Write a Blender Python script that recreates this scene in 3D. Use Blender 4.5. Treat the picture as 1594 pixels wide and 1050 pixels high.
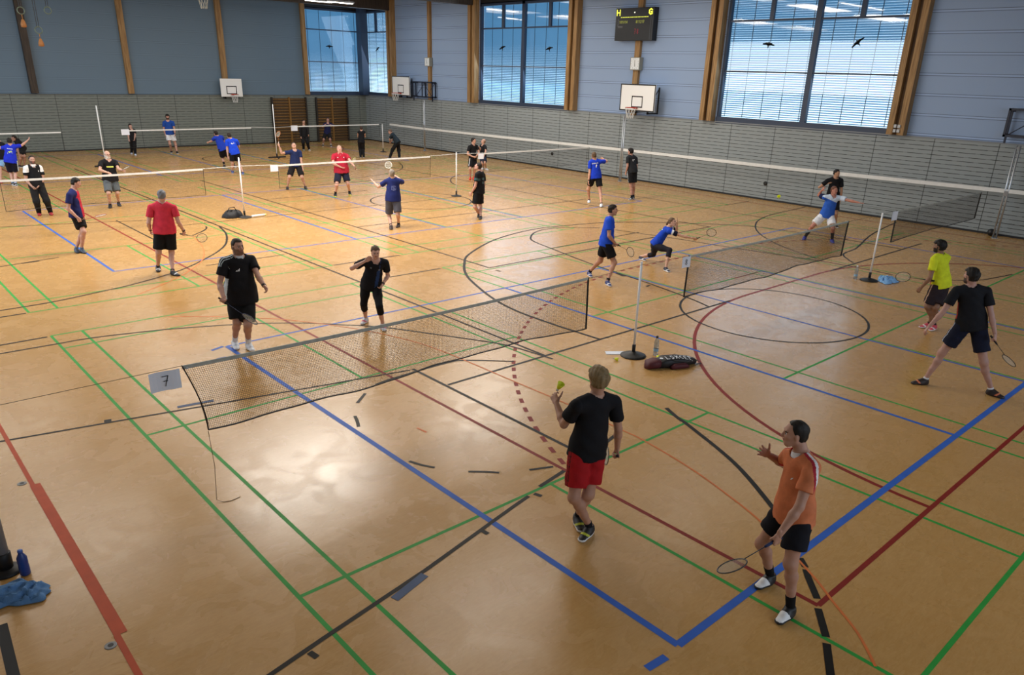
import bpy, math, json, random
import numpy as np
from mathutils import Vector, Matrix

for o in list(bpy.data.objects):
    bpy.data.objects.remove(o)
sc = bpy.context.scene
COL = sc.collection

# ------------------------------------------------------------------ camera
# world frame: origin at the near corner of the red handball court, +X along its goal line
# (towards the window wall), +Y along its side line (towards the far end wall), metres
YAW, PITCH, ROLL = 0.8258302, -0.3813707, 0.0306266
CAM = Vector((-5.634, -2.120, 4.249))
d = Vector((math.cos(PITCH)*math.cos(YAW), math.cos(PITCH)*math.sin(YAW), math.sin(PITCH)))
r0 = d.cross(Vector((0, 0, 1))).normalized(); u0 = r0.cross(d)
cr, sr = math.cos(ROLL), math.sin(ROLL)
rt = r0*cr + u0*sr; upv = u0*cr - r0*sr
cam = bpy.data.cameras.new('camera'); co = bpy.data.objects.new('camera', cam); COL.objects.link(co)
co.matrix_world = Matrix(((rt.x, upv.x, -d.x, CAM.x), (rt.y, upv.y, -d.y, CAM.y), (rt.z, upv.z, -d.z, CAM.z), (0, 0, 0, 1)))
cam.sensor_fit = 'HORIZONTAL'; cam.sensor_width = 36.0
cam.lens = 1168.64/1594*36
cam.shift_x = -0.0041; cam.shift_y = 0.03576
cam.clip_end = 400
sc.camera = co

# ------------------------------------------------------------------ view, world, lights
vs = sc.view_settings
vs.view_transform = 'Standard'; vs.look = 'None'; vs.gamma = 1.0; vs.use_curve_mapping = False
vs.exposure = 0.3
sc.cycles.use_denoising = True
sc.cycles.max_bounces = 6; sc.cycles.diffuse_bounces = 3; sc.cycles.glossy_bounces = 3
sc.cycles.transparent_max_bounces = 12; sc.cycles.transmission_bounces = 3
sc.cycles.caustics_reflective = False; sc.cycles.caustics_refractive = False
sc.cycles.sample_clamp_indirect = 6.0

w = bpy.data.worlds.new('world'); sc.world = w; w.use_nodes = True
nt = w.node_tree; bg = nt.nodes['Background']
bg.inputs[0].default_value = (0.76, 0.90, 1.0, 1); bg.inputs[1].default_value = 1.9

def area_light(name, loc, rot, sx, sy, power, col):
    l = bpy.data.lights.new(name, 'AREA'); l.shape = 'RECTANGLE'; l.size = sx; l.size_y = sy
    l.energy = power; l.color = col
    o = bpy.data.objects.new(name, l); COL.objects.link(o); o.location = loc; o.rotation_euler = rot
    return o
# daylight entering through the big windows of the long wall and through those opposite; the last one is an added back fill
WINS = [(8.95, 15.7, .5), (23.85, 30.35, .9), (38.6, 41.4, .6)]
for y0, y1, k in WINS:
    area_light('daylight_or_fill', (20.8, (y0+y1)/2, 5.1), (0, math.radians(68), 0), 4.4, y1-y0, 200*k*(y1-y0)/6.5, (0.62, 0.8, 1.0))
area_light('daylight_or_fill', (-8.6, 25, 5.2), (0, math.radians(-84), 0), 3.6, 24, 1100, (0.72, 0.85, 1.0))
area_light('daylight_or_fill', (5, -8.6, 4.6), (math.radians(88), 0, 0), 20, 3.4, 560, (0.72, 0.84, 1.0))  # added fill from behind the camera, brightens the faces turned towards it
# ceiling lamps: (x, y, power)
LAMPS = [(3.8, 8.6, 200), (3.6, 17.0, 830), (3.6, 25.5, 250), (3.6, 34.0, 100),
         (10.5, 8.6, 60), (10.5, 17.0, 460), (10.5, 25.5, 240), (10.5, 34.0, 110),
         (16.8, 8.6, 45), (16.8, 17.0, 110), (16.8, 25.5, 140), (16.6, 34.3, 90),
         (-3.0, 8.6, 45), (-3.0, 17.0, 220), (-3.0, 25.5, 140)]
for x, y, p in LAMPS:
    area_light('lamp_light', (x, y, 7.52), (0, 0, 0), 4.4, 2.8, p, (1.0, 0.93, 0.84))

# ------------------------------------------------------------------ helpers
PI = math.pi
def tag(o, label=None, cat=None, group=None, kind=None):
    if label: o['label'] = label
    if cat: o['category'] = cat
    if group: o['group'] = group
    if kind: o['kind'] = kind
    return o
def empty(name, loc, rz=0):
    o = bpy.data.objects.new(name, None); COL.objects.link(o); o.location = loc; o.rotation_euler = (0, 0, rz)
    o.empty_display_size = .2
    return o
class MB:
    """collects shapes into one mesh"""
    def __init__(s): s.v = []; s.f = []; s.m = []
    def add(s, vs_, fs, mi=0):
        n = len(s.v); s.v += [tuple(p) for p in vs_]; s.f += [tuple(i+n for i in f) for f in fs]; s.m += [mi]*len(fs); return s
    def box(s, a, b, mi=0):
        x0, y0, z0 = a; x1, y1, z1 = b
        return s.add([(x0,y0,z0),(x1,y0,z0),(x1,y1,z0),(x0,y1,z0),(x0,y0,z1),(x1,y0,z1),(x1,y1,z1),(x0,y1,z1)],
                     [(0,3,2,1),(4,5,6,7),(0,1,5,4),(1,2,6,5),(2,3,7,6),(3,0,4,7)], mi)
    def tube(s, pts, r, n=8, mi=0, closed=False, ry=None):
        pts = [Vector(p) for p in pts]; N = len(pts); rings = []; up = None
        for i, p in enumerate(pts):
            a = pts[i-1] if (i or closed) else p
            b = pts[(i+1) % N] if (i < N-1 or closed) else p
            t = (b-a).normalized()
            if up is None:
                up = Vector((0,0,1)) if abs(t.z) < .9 else Vector((1,0,0))
            x = t.cross(up).normalized(); y = x.cross(t).normalized(); up = y
            ri = r[i] if isinstance(r, (list, tuple)) else r
            rings.append([p + x*ri*math.cos(2*PI*k/n) + y*(ri if ry is None else ry)*math.sin(2*PI*k/n) for k in range(n)])
        vs_ = [q for R in rings for q in R]; fs = []
        for i in range(N if closed else N-1):
            for k in range(n):
                a = i*n+k; b = i*n+(k+1) % n; c = ((i+1) % N)*n+(k+1) % n; e = ((i+1) % N)*n+k
                fs.append((a, b, c, e))
        if not closed:
            fs.append(tuple(range(n-1, -1, -1))); fs.append(tuple((N-1)*n+k for k in range(n)))
        return s.add(vs_, fs, mi)
    def lathe(s, c, prof, n=20, mi=0):
        c = Vector(c); vs_ = []; fs = []
        for (r, z) in prof:
            vs_ += [(c.x+r*math.cos(2*PI*k/n), c.y+r*math.sin(2*PI*k/n), c.z+z) for k in range(n)]
        for i in range(len(prof)-1):
            for k in range(n):
                fs.append((i*n+k, i*n+(k+1) % n, (i+1)*n+(k+1) % n, (i+1)*n+k))
        if prof[0][0] > 1e-4: fs.append(tuple(range(n-1, -1, -1)))
        if prof[-1][0] > 1e-4: fs.append(tuple((len(prof)-1)*n+k for k in range(n)))
        return s.add(vs_, fs, mi)
    def build(s, name, mats, parent=None, smooth=False, loc=None, bevel=0):
        me = bpy.data.meshes.new(name); me.from_pydata(s.v, [], s.f)
        for m in (mats if isinstance(mats, (list, tuple)) else [mats]): me.materials.append(m)
        if any(s.m): me.polygons.foreach_set('material_index', s.m)
        if smooth: me.polygons.foreach_set('use_smooth', [True]*len(s.f))
        me.update()
        o = bpy.data.objects.new(name, me); COL.objects.link(o)
        if loc is not None: o.location = loc
        if parent: o.parent = parent
        if bevel:
            b = o.modifiers.new('b', 'BEVEL'); b.width = bevel; b.segments = 2; b.limit_method = 'ANGLE'
        return o

def lin(c):
    return tuple((x/12.92 if x <= .04045 else ((x+.055)/1.055)**2.4) for x in c)
def hexc(h):
    return lin(tuple(int(h[i:i+2], 16)/255 for i in (0, 2, 4)))
MATS = {}
def mat(name, col, rough=.6, metal=0, noise=0, nscale=8, bump=0, bscale=60, spec=.5, emit=0, coat=0, alpha=1):
    if name in MATS: return MATS[name]
    m = bpy.data.materials.new(name); m.use_nodes = True; n = m.node_tree.nodes; l = m.node_tree.links
    b = n['Principled BSDF']; c = hexc(col) if isinstance(col, str) else col
    b.inputs['Base Color'].default_value = (*c, 1); b.inputs['Roughness'].default_value = rough
    b.inputs['Metallic'].default_value = metal; b.inputs['Specular IOR Level'].default_value = spec
    b.inputs['Coat Weight'].default_value = coat
    tc = n.new('ShaderNodeTexCoord')
    if noise:
        t = n.new('ShaderNodeTexNoise'); t.inputs['Scale'].default_value = nscale; t.inputs['Detail'].default_value = 5
        l.new(tc.outputs['Object'], t.inputs['Vector'])
        mp = n.new('ShaderNodeMapRange'); mp.inputs[1].default_value = .3; mp.inputs[2].default_value = .7
        mp.inputs[3].default_value = 1-noise; mp.inputs[4].default_value = 1+noise; l.new(t.outputs['Fac'], mp.inputs[0])
        mx = n.new('ShaderNodeMix'); mx.data_type = 'RGBA'; mx.blend_type = 'MULTIPLY'; mx.inputs[0].default_value = 1
        mx.inputs[6].default_value = (*c, 1); l.new(mp.outputs[0], mx.inputs[7]); l.new(mx.outputs[2], b.inputs['Base Color'])
    if bump:
        t2 = n.new('ShaderNodeTexNoise'); t2.inputs['Scale'].default_value = bscale; l.new(tc.outputs['Object'], t2.inputs['Vector'])
        bp = n.new('ShaderNodeBump'); bp.inputs['Strength'].default_value = bump; bp.inputs['Distance'].default_value = .01
        l.new(t2.outputs['Fac'], bp.inputs['Height']); l.new(bp.outputs[0], b.inputs['Normal'])
    if emit:
        b.inputs['Emission Color'].default_value = (*c, 1); b.inputs['Emission Strength'].default_value = emit
    if alpha < 1: b.inputs['Alpha'].default_value = alpha
    MATS[name] = m
    return m
def fabric(col, rough=.85): return mat('cloth_'+col, col, rough, noise=.12, nscale=14, bump=.25, bscale=22, spec=.25)
def nm(m): return m.node_tree.nodes, m.node_tree.links
def math_node(n, l, op, a, b=None, c=None):
    x = n.new('ShaderNodeMath'); x.operation = op
    for i, v in enumerate((a, b, c)):
        if v is None: continue
        if isinstance(v, (int, float)): x.inputs[i].default_value = v
        else: l.new(v, x.inputs[i])
    return x.outputs[0]
def mixc(n, l, fac, a, b, blend='MIX'):
    x = n.new('ShaderNodeMix'); x.data_type = 'RGBA'; x.blend_type = blend
    for i, v in ((0, fac), (6, a), (7, b)):
        if isinstance(v, (int, float)): x.inputs[i].default_value = v
        elif isinstance(v, tuple): x.inputs[i].default_value = (*v, 1)
        else: l.new(v, x.inputs[i])
    return x.outputs[2]

# ---- floor: marbled ochre linoleum, worn and slightly glossy
def floor_material():
    m = mat('linoleum', 'c8924e', .3); n, l = nm(m); b = n['Principled BSDF']
    g = n.new('ShaderNodeNewGeometry').outputs['Position']
    def noise(sc_, det=6, dist=0, vec=None):
        t = n.new('ShaderNodeTexNoise'); t.inputs['Scale'].default_value = sc_; t.inputs['Detail'].default_value = det
        t.inputs['Distortion'].default_value = dist; l.new(vec or g, t.inputs['Vector']); return t.outputs['Fac']
    def ramp(f, lo, hi, a=0., b_=1.):
        x = n.new('ShaderNodeMapRange'); l.new(f, x.inputs[0])
        for i, v in ((1, lo), (2, hi), (3, a), (4, b_)): x.inputs[i].default_value = v
        return x.outputs[0]
    big = noise(.35, 3); mid = noise(2.3, 6, 1.2); fine = noise(16, 8, 2.0)
    mp = n.new('ShaderNodeMapping'); mp.inputs['Scale'].default_value = (5, 22, 5); mp.inputs['Rotation'].default_value = (0, 0, .15)
    l.new(g, mp.inputs['Vector']); streak = noise(1.6, 7, 1.5, mp.outputs[0])
    c = mixc(n, l, ramp(streak, .35, .68), hexc('b98e53'), hexc('c59c62'))
    c = mixc(n, l, ramp(fine, .45, .75, 0, .16), c, hexc('a67941'))
    c = mixc(n, l, ramp(mid, .5, .8, 0, .2), c, hexc('d9b07a'))
    c = mixc(n, l, ramp(big, .4, .75, 0, .3), c, hexc('bb8b4e'))
    sp = noise(46, 3); c = mixc(n, l, ramp(sp, .7, .76, 0, .25), c, hexc('7a5228'))
    l.new(c, b.inputs['Base Color'])
    l.new(ramp(mid, .3, .75, .22, .33), b.inputs['Roughness'])
    b.inputs['Specular IOR Level'].default_value = .5
    bp = n.new('ShaderNodeBump'); bp.inputs['Strength'].default_value = .03; bp.inputs['Distance'].default_value = .01
    l.new(noise(9, 4), bp.inputs['Height']); l.new(bp.outputs[0], b.inputs['Normal'])
    return m
# ---- lower wall: grey boards with staggered dark slots; ax = horizontal axis index
def slot_material(name, ax, base, dark):
    m = mat(name, base, .7, spec=.3); n, l = nm(m); b = n['Principled BSDF']
    sep = n.new('ShaderNodeSeparateXYZ'); l.new(n.new('ShaderNodeNewGeometry').outputs['Position'], sep.inputs[0])
    h = sep.outputs[ax]; z = sep.outputs[2]
    zr = math_node(n, l, 'DIVIDE', z, .1286); row = math_node(n, l, 'FLOOR', zr); fz = math_node(n, l, 'FRACT', zr)
    groove = math_node(n, l, 'LESS_THAN', fz, .13)
    off = math_node(n, l, 'MULTIPLY', math_node(n, l, 'MODULO', row, 2.0), .5)
    hx = math_node(n, l, 'FRACT', math_node(n, l, 'ADD', math_node(n, l, 'DIVIDE', h, .62), off))
    slot = math_node(n, l, 'LESS_THAN', hx, .78)
    soft = math_node(n, l, 'ADD', math_node(n, l, 'MULTIPLY', slot, .55), .45)
    joint = math_node(n, l, 'LESS_THAN', math_node(n, l, 'FRACT', math_node(n, l, 'DIVIDE', math_node(n, l, 'ADD', h, .02), 1.87)), .012)
    k = math_node(n, l, 'MAXIMUM', math_node(n, l, 'MULTIPLY', groove, soft), math_node(n, l, 'MULTIPLY', joint, .8))
    t = n.new('ShaderNodeTexNoise'); t.inputs['Scale'].default_value = 1.2; t.inputs['Detail'].default_value = 4
    base2 = mixc(n, l, t.outputs['Fac'], hexc(base), tuple(x*.86 for x in hexc(base)))
    l.new(mixc(n, l, k, base2, hexc(dark)), b.inputs['Base Color'])
    return m
# ---- upper wall: painted horizontal boarding, each board ended by a pair of fine grooves
def board_material(name, col, line, amt):
    m = mat(name, col, .55, spec=.3); n, l = nm(m); b = n['Principled BSDF']
    sep = n.new('ShaderNodeSeparateXYZ'); l.new(n.new('ShaderNodeNewGeometry').outputs['Position'], sep.inputs[0])
    f = math_node(n, l, 'FRACT', math_node(n, l, 'DIVIDE', math_node(n, l, 'SUBTRACT', sep.outputs[2], .33), .6))
    a = math_node(n, l, 'LESS_THAN', f, .022)
    c = math_node(n, l, 'COMPARE', f, .13, .011)
    lt = math_node(n, l, 'COMPARE', f, .075, .03)
    t = n.new('ShaderNodeTexNoise'); t.inputs['Scale'].default_value = .8; t.inputs['Detail'].default_value = 5
    base2 = mixc(n, l, t.outputs['Fac'], tuple(x*1.05 for x in hexc(col)), tuple(x*.9 for x in hexc(col)))
    k = math_node(n, l, 'MULTIPLY', math_node(n, l, 'MAXIMUM', a, c), amt)
    c2 = mixc(n, l, math_node(n, l, 'MULTIPLY', lt, amt*.35), base2, tuple(min(1, x*1.7) for x in hexc(col)))
    l.new(mixc(n, l, k, c2, hexc(line)), b.inputs['Base Color'])
    return m
def wood_material(name, col, dark):
    m = mat(name, col, .55, spec=.3); n, l = nm(m); b = n['Principled BSDF']
    tc = n.new('ShaderNodeTexCoord'); mp = n.new('ShaderNodeMapping'); mp.inputs['Scale'].default_value = (14, 14, .9)
    l.new(tc.outputs['Object'], mp.inputs['Vector']); t = n.new('ShaderNodeTexNoise'); t.inputs['Scale'].default_value = 1.5
    t.inputs['Detail'].default_value = 6; l.new(mp.outputs[0], t.inputs['Vector'])
    x = n.new('ShaderNodeMapRange'); x.inputs[1].default_value = .35; x.inputs[2].default_value = .7; l.new(t.outputs['Fac'], x.inputs[0])
    l.new(mixc(n, l, x.outputs[0], hexc(col), hexc(dark)), b.inputs['Base Color'])
    return m
M_FLOOR = floor_material()
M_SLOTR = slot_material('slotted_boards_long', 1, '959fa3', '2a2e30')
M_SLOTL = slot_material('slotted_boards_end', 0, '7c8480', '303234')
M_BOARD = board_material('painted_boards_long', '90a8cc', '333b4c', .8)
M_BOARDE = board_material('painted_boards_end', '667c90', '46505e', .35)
M_WOOD = wood_material('glulam', 'a5855a', '7d5f3c')
M_WOODD = wood_material('dark_glulam', '4a4038', '2e2823')
M_BARW = wood_material('bar_wood', '96703c', '70502a')
M_FRAME = mat('window_frame_paint', '2c3a52', .5)
M_DARK = mat('dark_paint', '15171c', .6)
M_CEIL = mat('ceiling_boards', 'a9a9a4', .8, noise=.1)
M_WHITE = mat('white_paint', 'e8ecef', .5)
M_BLACK = mat('black_rubber', '111214', .55)
M_STEEL = mat('aluminium', 'b9c0c8', .3, metal=.8)
M_GREYM = mat('grey_metal', '85878a', .5, metal=.1)

# ------------------------------------------------------------------ room shell
XW, YE, XN, YN, ZC = 21.04, 41.53, -9.0, -9.0, 7.9
def struct(o): o['kind'] = 'structure'; return o
fl = MB().box((XN-.3, YN-.3, -.3), (XW+.3, YE+.3, 0)).build('floor', M_FLOOR); struct(fl)
struct(MB().box((XN-.3, YN-.3, ZC), (XW+.3, YE+.3, ZC+.3)).build('ceiling', M_CEIL))
# long window wall (right in the photo): panel 0-2.7, then boards between the windows
wr = MB(); wr.box((XW, YN-.3, 0), (XW+.3, YE+.3, 2.7)); low = struct(wr.build('wall_right', M_SLOTR))
ub = MB()
ZT = 7.42
gaps = [(8.95, 15.7), (23.85, 30.35), (38.6, 41.53)]
seg = [(YN-.3, 8.95), (15.7, 23.85), (30.35, 38.6)]
for a, b in seg: ub.box((XW+.03, a, 2.7), (XW+.3, b, ZC))
ub.build('boarding', M_BOARD, low)
hd_ = MB()
for a, b in gaps: hd_.box((XW+.03, a, ZT-.02), (XW+.3, b, ZC))
hd_.build('window_header', M_DARK, low)
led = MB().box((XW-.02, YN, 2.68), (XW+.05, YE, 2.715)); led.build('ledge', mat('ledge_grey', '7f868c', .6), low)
# end wall (left in the photo)
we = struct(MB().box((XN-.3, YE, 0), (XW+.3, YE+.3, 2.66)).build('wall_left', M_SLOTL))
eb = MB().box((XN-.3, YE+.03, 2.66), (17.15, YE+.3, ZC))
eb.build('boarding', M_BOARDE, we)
MB().box((17.15, YE+.03, ZT-.02), (XW+.3, YE+.3, ZC)).build('window_header', M_DARK, we)
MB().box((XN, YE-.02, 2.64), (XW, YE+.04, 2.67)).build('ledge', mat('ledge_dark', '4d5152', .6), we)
# unseen walls behind the viewer
struct(MB().box((XN-.3, YN-.3, 0), (XN, YE+.3, ZC)).build('wall_near', mat('plaster', 'b8b8b0', .8)))
struct(MB().box((XN-.3, YN-.3, 0), (XW+.3, YN, ZC)).build('wall_back', MATS['plaster']))
# baseboards
struct(MB().box((XW-.02, YN, 0), (XW, YE, .06)).build('baseboard_right', M_DARK))
struct(MB().box((XN, YE-.02, 0), (XW, YE, .06)).build('baseboard_left', M_DARK))

# glass and blinds
def glass_material():
    m = bpy.data.materials.new('window_glass'); m.use_nodes = True; n, l = m.node_tree.nodes, m.node_tree.links
    n.clear(); out = n.new('ShaderNodeOutputMaterial'); mx = n.new('ShaderNodeMixShader'); tr = n.new('ShaderNodeBsdfTransparent')
    tr.inputs[0].default_value = (.72, .86, .95, 1); gl = n.new('ShaderNodeBsdfGlossy'); gl.inputs['Roughness'].default_value = .03
    fr = n.new('ShaderNodeFresnel'); fr.inputs[0].default_value = 1.6
    ad = math_node(n, l, 'ADD', fr.outputs[0], .06)
    l.new(ad, mx.inputs[0]); l.new(tr.outputs[0], mx.inputs[1]); l.new(gl.outputs[0], mx.inputs[2]); l.new(mx.outputs[0], out.inputs[0])
    return m
M_GLASS = glass_material()
def blind_material():
    m = bpy.data.materials.new('blind_slat'); m.use_nodes = True; n, l = m.node_tree.nodes, m.node_tree.links
    b = n['Principled BSDF']; b.inputs['Base Color'].default_value = (*hexc('7c98ac'), 1); b.inputs['Roughness'].default_value = .5
    out = [x for x in n if x.type == 'OUTPUT_MATERIAL'][0]
    t = n.new('ShaderNodeBsdfTranslucent'); t.inputs[0].default_value = (.13, .29, .44, 1)
    mx = n.new('ShaderNodeMixShader'); mx.inputs[0].default_value = .5
    l.new(b.outputs[0], mx.inputs[1]); l.new(t.outputs[0], mx.inputs[2]); l.new(mx.outputs[0], out.inputs[0])
    return m
M_BLIND = blind_material()
def window(n, ax, a, b, mull, top_lights, tilt):
    """ax 1: in the long wall, spans Y a..b; ax 0: in the end wall, spans X a..b. mull: main mullions"""
    at = (XW+.08) if ax == 1 else (YE+.08)
    def bx(mb, h0, h1, z0, z1, d0, d1, mi=0):
        if ax == 1: mb.box((at+d0, h0, z0), (at+d1, h1, z1), mi)
        else: mb.box((h0, at+d0, z0), (h1, at+d1, z1), mi)
    f = MB()
    bx(f, a, b, 2.65, 2.88, -.09, .22); bx(f, a, b, ZT-.12, ZT+.02, -.05, .12)
    bx(f, a, a+.1, 2.8, ZT, -.05, .12); bx(f, b-.1, b, 2.8, ZT, -.05, .12)
    for z in (4.53, 6.27): bx(f, a, b, z-.03, z+.03, -.02, .06)
    for m_ in mull: bx(f, m_-.1, m_+.1, 2.8, ZT, -.05, .12)
    o = struct(f.build('window_%d' % n, M_FRAME))
    t = MB()
    for m_ in top_lights:
        bx(t, m_-.08, m_+.08, 6.27, ZT, -.04, .06)
    t.build('transom_casement', M_FRAME, o)
    g = MB()   # one sheet facing the hall
    if ax == 1: g.add([(at+.02, a, 2.8), (at+.02, a, ZT), (at+.02, b, ZT), (at+.02, b, 2.8)], [(0, 1, 2, 3)])
    else: g.add([(a, at+.02, 2.8), (b, at+.02, 2.8), (b, at+.02, ZT), (a, at+.02, ZT)], [(0, 1, 2, 3)])
    g.build('glass', M_GLASS, o)
    # exterior venetian blind: slats lie flatter towards the bottom, so more sky shows there
    s = MB(); z = 2.92; k = 0
    while z < ZT:
        q = (z-2.92)/(ZT-2.92); ang = math.radians(tilt(q)); dz = .042*math.sin(ang); dx = .042*math.cos(ang)
        d0 = .22
        if ax == 1: s.add([(at+d0-dx, a, z+dz), (at+d0-dx, b, z+dz), (at+d0+dx, b, z-dz), (at+d0+dx, a, z-dz)], [(0,1,2,3)])
        else: s.add([(a, at+d0-dx, z+dz), (b, at+d0-dx, z+dz), (b, at+d0+dx, z-dz), (a, at+d0+dx, z-dz)], [(0,1,2,3)])
        z += .0767; k += 1
    bl = s.build('blind', M_BLIND, o)
    c = MB(); h = a+.3
    while h < b:
        bx(c, h-.012, h+.012, 2.9, ZT, .16, .17); h += .78
    c.build('blind_cord', mat('cord_grey', '51616f', .7), o)
    return o
tl = lambda base: (lambda q: base + 26*min(1, q*1.5))
window(1, 1, 8.95, 15.7, [12.1], [10.58, 13.9], tl(28))
window(2, 1, 23.85, 30.35, [27.1], [25.3, 28.6], tl(40))
window(3, 1, 38.6, 41.53, [], [40.2], tl(26))
window(4, 0, 17.15, 21.04, [], [], tl(46))
# dark corner post between windows 3 and 4
struct(MB().box((20.62, 41.1, 2.7), (21.1, 41.6, ZC)).build('trim_1', M_FRAME))
# timber posts beside the windows: twin glulam members with a darker recess
tn = 2
def twin(y0, y1):
    global tn
    m = MB(); wd = (y1-y0)
    m.box((XW-.28, y0, 2.72), (XW+.04, y0+wd*.36, ZC)); m.box((XW-.28, y1-wd*.36, 2.72), (XW+.04, y1, ZC))
    o = struct(m.build('trim_%d' % tn, M_WOOD)); tn += 1
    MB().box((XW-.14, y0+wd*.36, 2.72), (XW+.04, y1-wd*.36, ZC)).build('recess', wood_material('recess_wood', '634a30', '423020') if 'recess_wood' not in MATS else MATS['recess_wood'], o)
for y0, y1 in ((8.38, 8.93), (15.76, 16.3), (23.24, 23.8), (30.4, 30.98), (38.04, 38.56)): twin(y0, y1)
def post(ax, c, wdt, mt, z0=2.7, dp=.12):
    global tn
    m = MB()
    if ax == 1: m.box((XW-dp, c-wdt/2, z0), (XW+.04, c+wdt/2, ZC))
    else: m.box((c-wdt/2, YE-dp, z0), (c+wdt/2, YE+.04, ZC))
    struct(m.build('trim_%d' % tn, mt)); tn += 1
post(1, 34.6, .22, M_WOOD); post(1, 19.85, .26, M_WOOD); post(1, 1.2, .5, M_WOOD, dp=.3)
post(0, 2.9, .3, M_WOODD, dp=.2); post(0, 7.22, .28, M_WOOD); post(0, 12.15, .3, M_WOOD); post(0, 17.05, .26, M_WOOD)
# roof beams across the hall
for i, y in enumerate((1.2, 8.65, 16.0, 23.5, 30.7, 38.3)):
    struct(MB().box((XN, y-.16, 7.34), (XW, y+.16, ZC)).build('trim_%d' % (20+i), M_WOODD))

# ------------------------------------------------------------------ court lines painted on the floor
def cat(pts, k=6):
    out = []
    P = [pts[0]]+list(pts)+[pts[-1]]
    for i in range(1, len(P)-2):
        for j in range(k):
            t = j/k; p0, p1, p2, p3 = P[i-1], P[i], P[i+1], P[i+2]
            out.append(tuple(.5*((2*p1[c])+(-p0[c]+p2[c])*t+(2*p0[c]-5*p1[c]+4*p2[c]-p3[c])*t*t+(-p0[c]+3*p1[c]-3*p2[c]+p3[c])*t**3) for c in (0, 1)))
    out.append(tuple(pts[-1])); return out
def strip(mb, pts, w_, z):
    n = len(pts); L = []; R = []
    for i, p in enumerate(pts):
        a = pts[max(0, i-1)]; b = pts[min(n-1, i+1)]
        dx, dy = b[0]-a[0], b[1]-a[1]; q = math.hypot(dx, dy) or 1; nx, ny = -dy/q*w_/2, dx/q*w_/2
        L.append((p[0]+nx, p[1]+ny, z)); R.append((p[0]-nx, p[1]-ny, z))
    mb.add(L+R, [(i, i+n, i+1+n, i+1) for i in range(n-1)][::1])
def arc(cx, cy, r, a0, a1, n=40):
    return [(cx+r*math.cos(math.radians(a0+(a1-a0)*i/n)), cy+r*math.sin(math.radians(a0+(a1-a0)*i/n))) for i in range(n+1)]
def dashed(mb, pts, w_, z, on, off):
    # resample by length
    seg_, acc = [], 0.0; cur = []; state = True; left = on
    p = pts[0]; cur = [p]
    for q in pts[1:]:
        L = math.dist(p, q)
        while L > left:
            t = left/L; m_ = (p[0]+(q[0]-p[0])*t, p[1]+(q[1]-p[1])*t)
            cur.append(m_)
            if state: strip(mb, cur, w_, z)
            L -= left; p = m_; cur = [p]; state = not state; left = on if state else off
        left -= L; cur.append(q); p = q
    if state and len(cur) > 1: strip(mb, cur, w_, z)
def paint(col, rough=.55): return mat('line_'+col, col, rough, noise=.1, nscale=6, spec=.25)
LN = {}
def lines(name, label, col, z, items):
    mb = MB()
    for i_, it in enumerate(items):
        w_, pts = it[0], it[1]; zi = z + i_*.000004
        if len(it) > 2: dashed(mb, pts, w_, zi, *it[2])
        else: strip(mb, pts, w_, zi)
    o = mb.build(name, paint(col), fl); o['label'] = label
    return o
# red handball court
g6 = arc(8.5, 0, 6, 180, 90, 30)+arc(11.5, 0, 6, 90, 0, 30)
g9 = [p for p in arc(8.5, 0, 9, 161, 90, 40)]+[p for p in arc(11.5, 0, 9, 90, 20, 40)]
far6 = [(x, 40-y) for x, y in g6]; far9 = [(x, 40-y) for x, y in g9]
lines('handball_lines', 'dark red handball court lines', '852218', .0012,
      [(.05, [(0, 0), (0, 40)]), (.05, [(0, 0), (20, 0)]), (.05, [(20, 0), (20, 40)]), (.05, [(0, 40), (20, 40)]),
       (.06, g6), (.06, g9, (.15, .15)), (.05, far6), (.05, far9, (.15, .15)), (.04, [(9.5, 6.97), (10.5, 6.95)])])
# blue volleyball courts across the hall
bl = []
for y0 in (.5, 15.5, 30.5):
    y1 = y0+8.97
    bl += [(.07 if y0 < 1 else .055, [(-1.35, y0), (-1.35, y1)]), (.075 if y0 < 1 else .05, [(-1.35, y0), (16.65, y0)]), (.05, [(-1.35, y1), (16.65, y1)]),
           (.06, [(4.66, y0), (4.66, y1)]), (.05, [(7.62, y0), (7.62, y1)]), (.05, [(10.65, y0), (10.65, y1)]), (.05, [(16.65, y0), (16.65, y1)])]
bl += [(.07, [(-1.75, .50), (-1.53, .48)]), (.05, [(-1.7, 9.0), (-1.55, 9.0)]), (.06, [(-1.62, 9.42), (-1.4, 9.5)])]
lines('volleyball_lines', 'blue volleyball court lines', '2f62c0', .0016, bl)
# green badminton courts
gr = []
for cy in (4.98, 19.97, 34.97):
    for ci, cx in enumerate((-3.39, 4.65, 12.75)):
        w_ = .042
        for dx in (0, .46, 5.62, 6.08): gr.append((w_, [(cx+dx, cy-6.69), (cx+dx, cy+6.69)]))
        for dy in (6.69, 5.93, 1.99): gr += [(w_, [(cx, cy+dy), (cx+6.08, cy+dy)]), (w_, [(cx, cy-dy), (cx+6.08, cy-dy)])]
        gr += [(w_, [(cx+3.04, cy+1.99), (cx+3.04, cy+6.69)]), (w_, [(cx+3.04, cy-1.99), (cx+3.04, cy-6.69)])]
lines('badminton_lines', 'green badminton court lines', '2f9a3e', .0008, gr)
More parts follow.
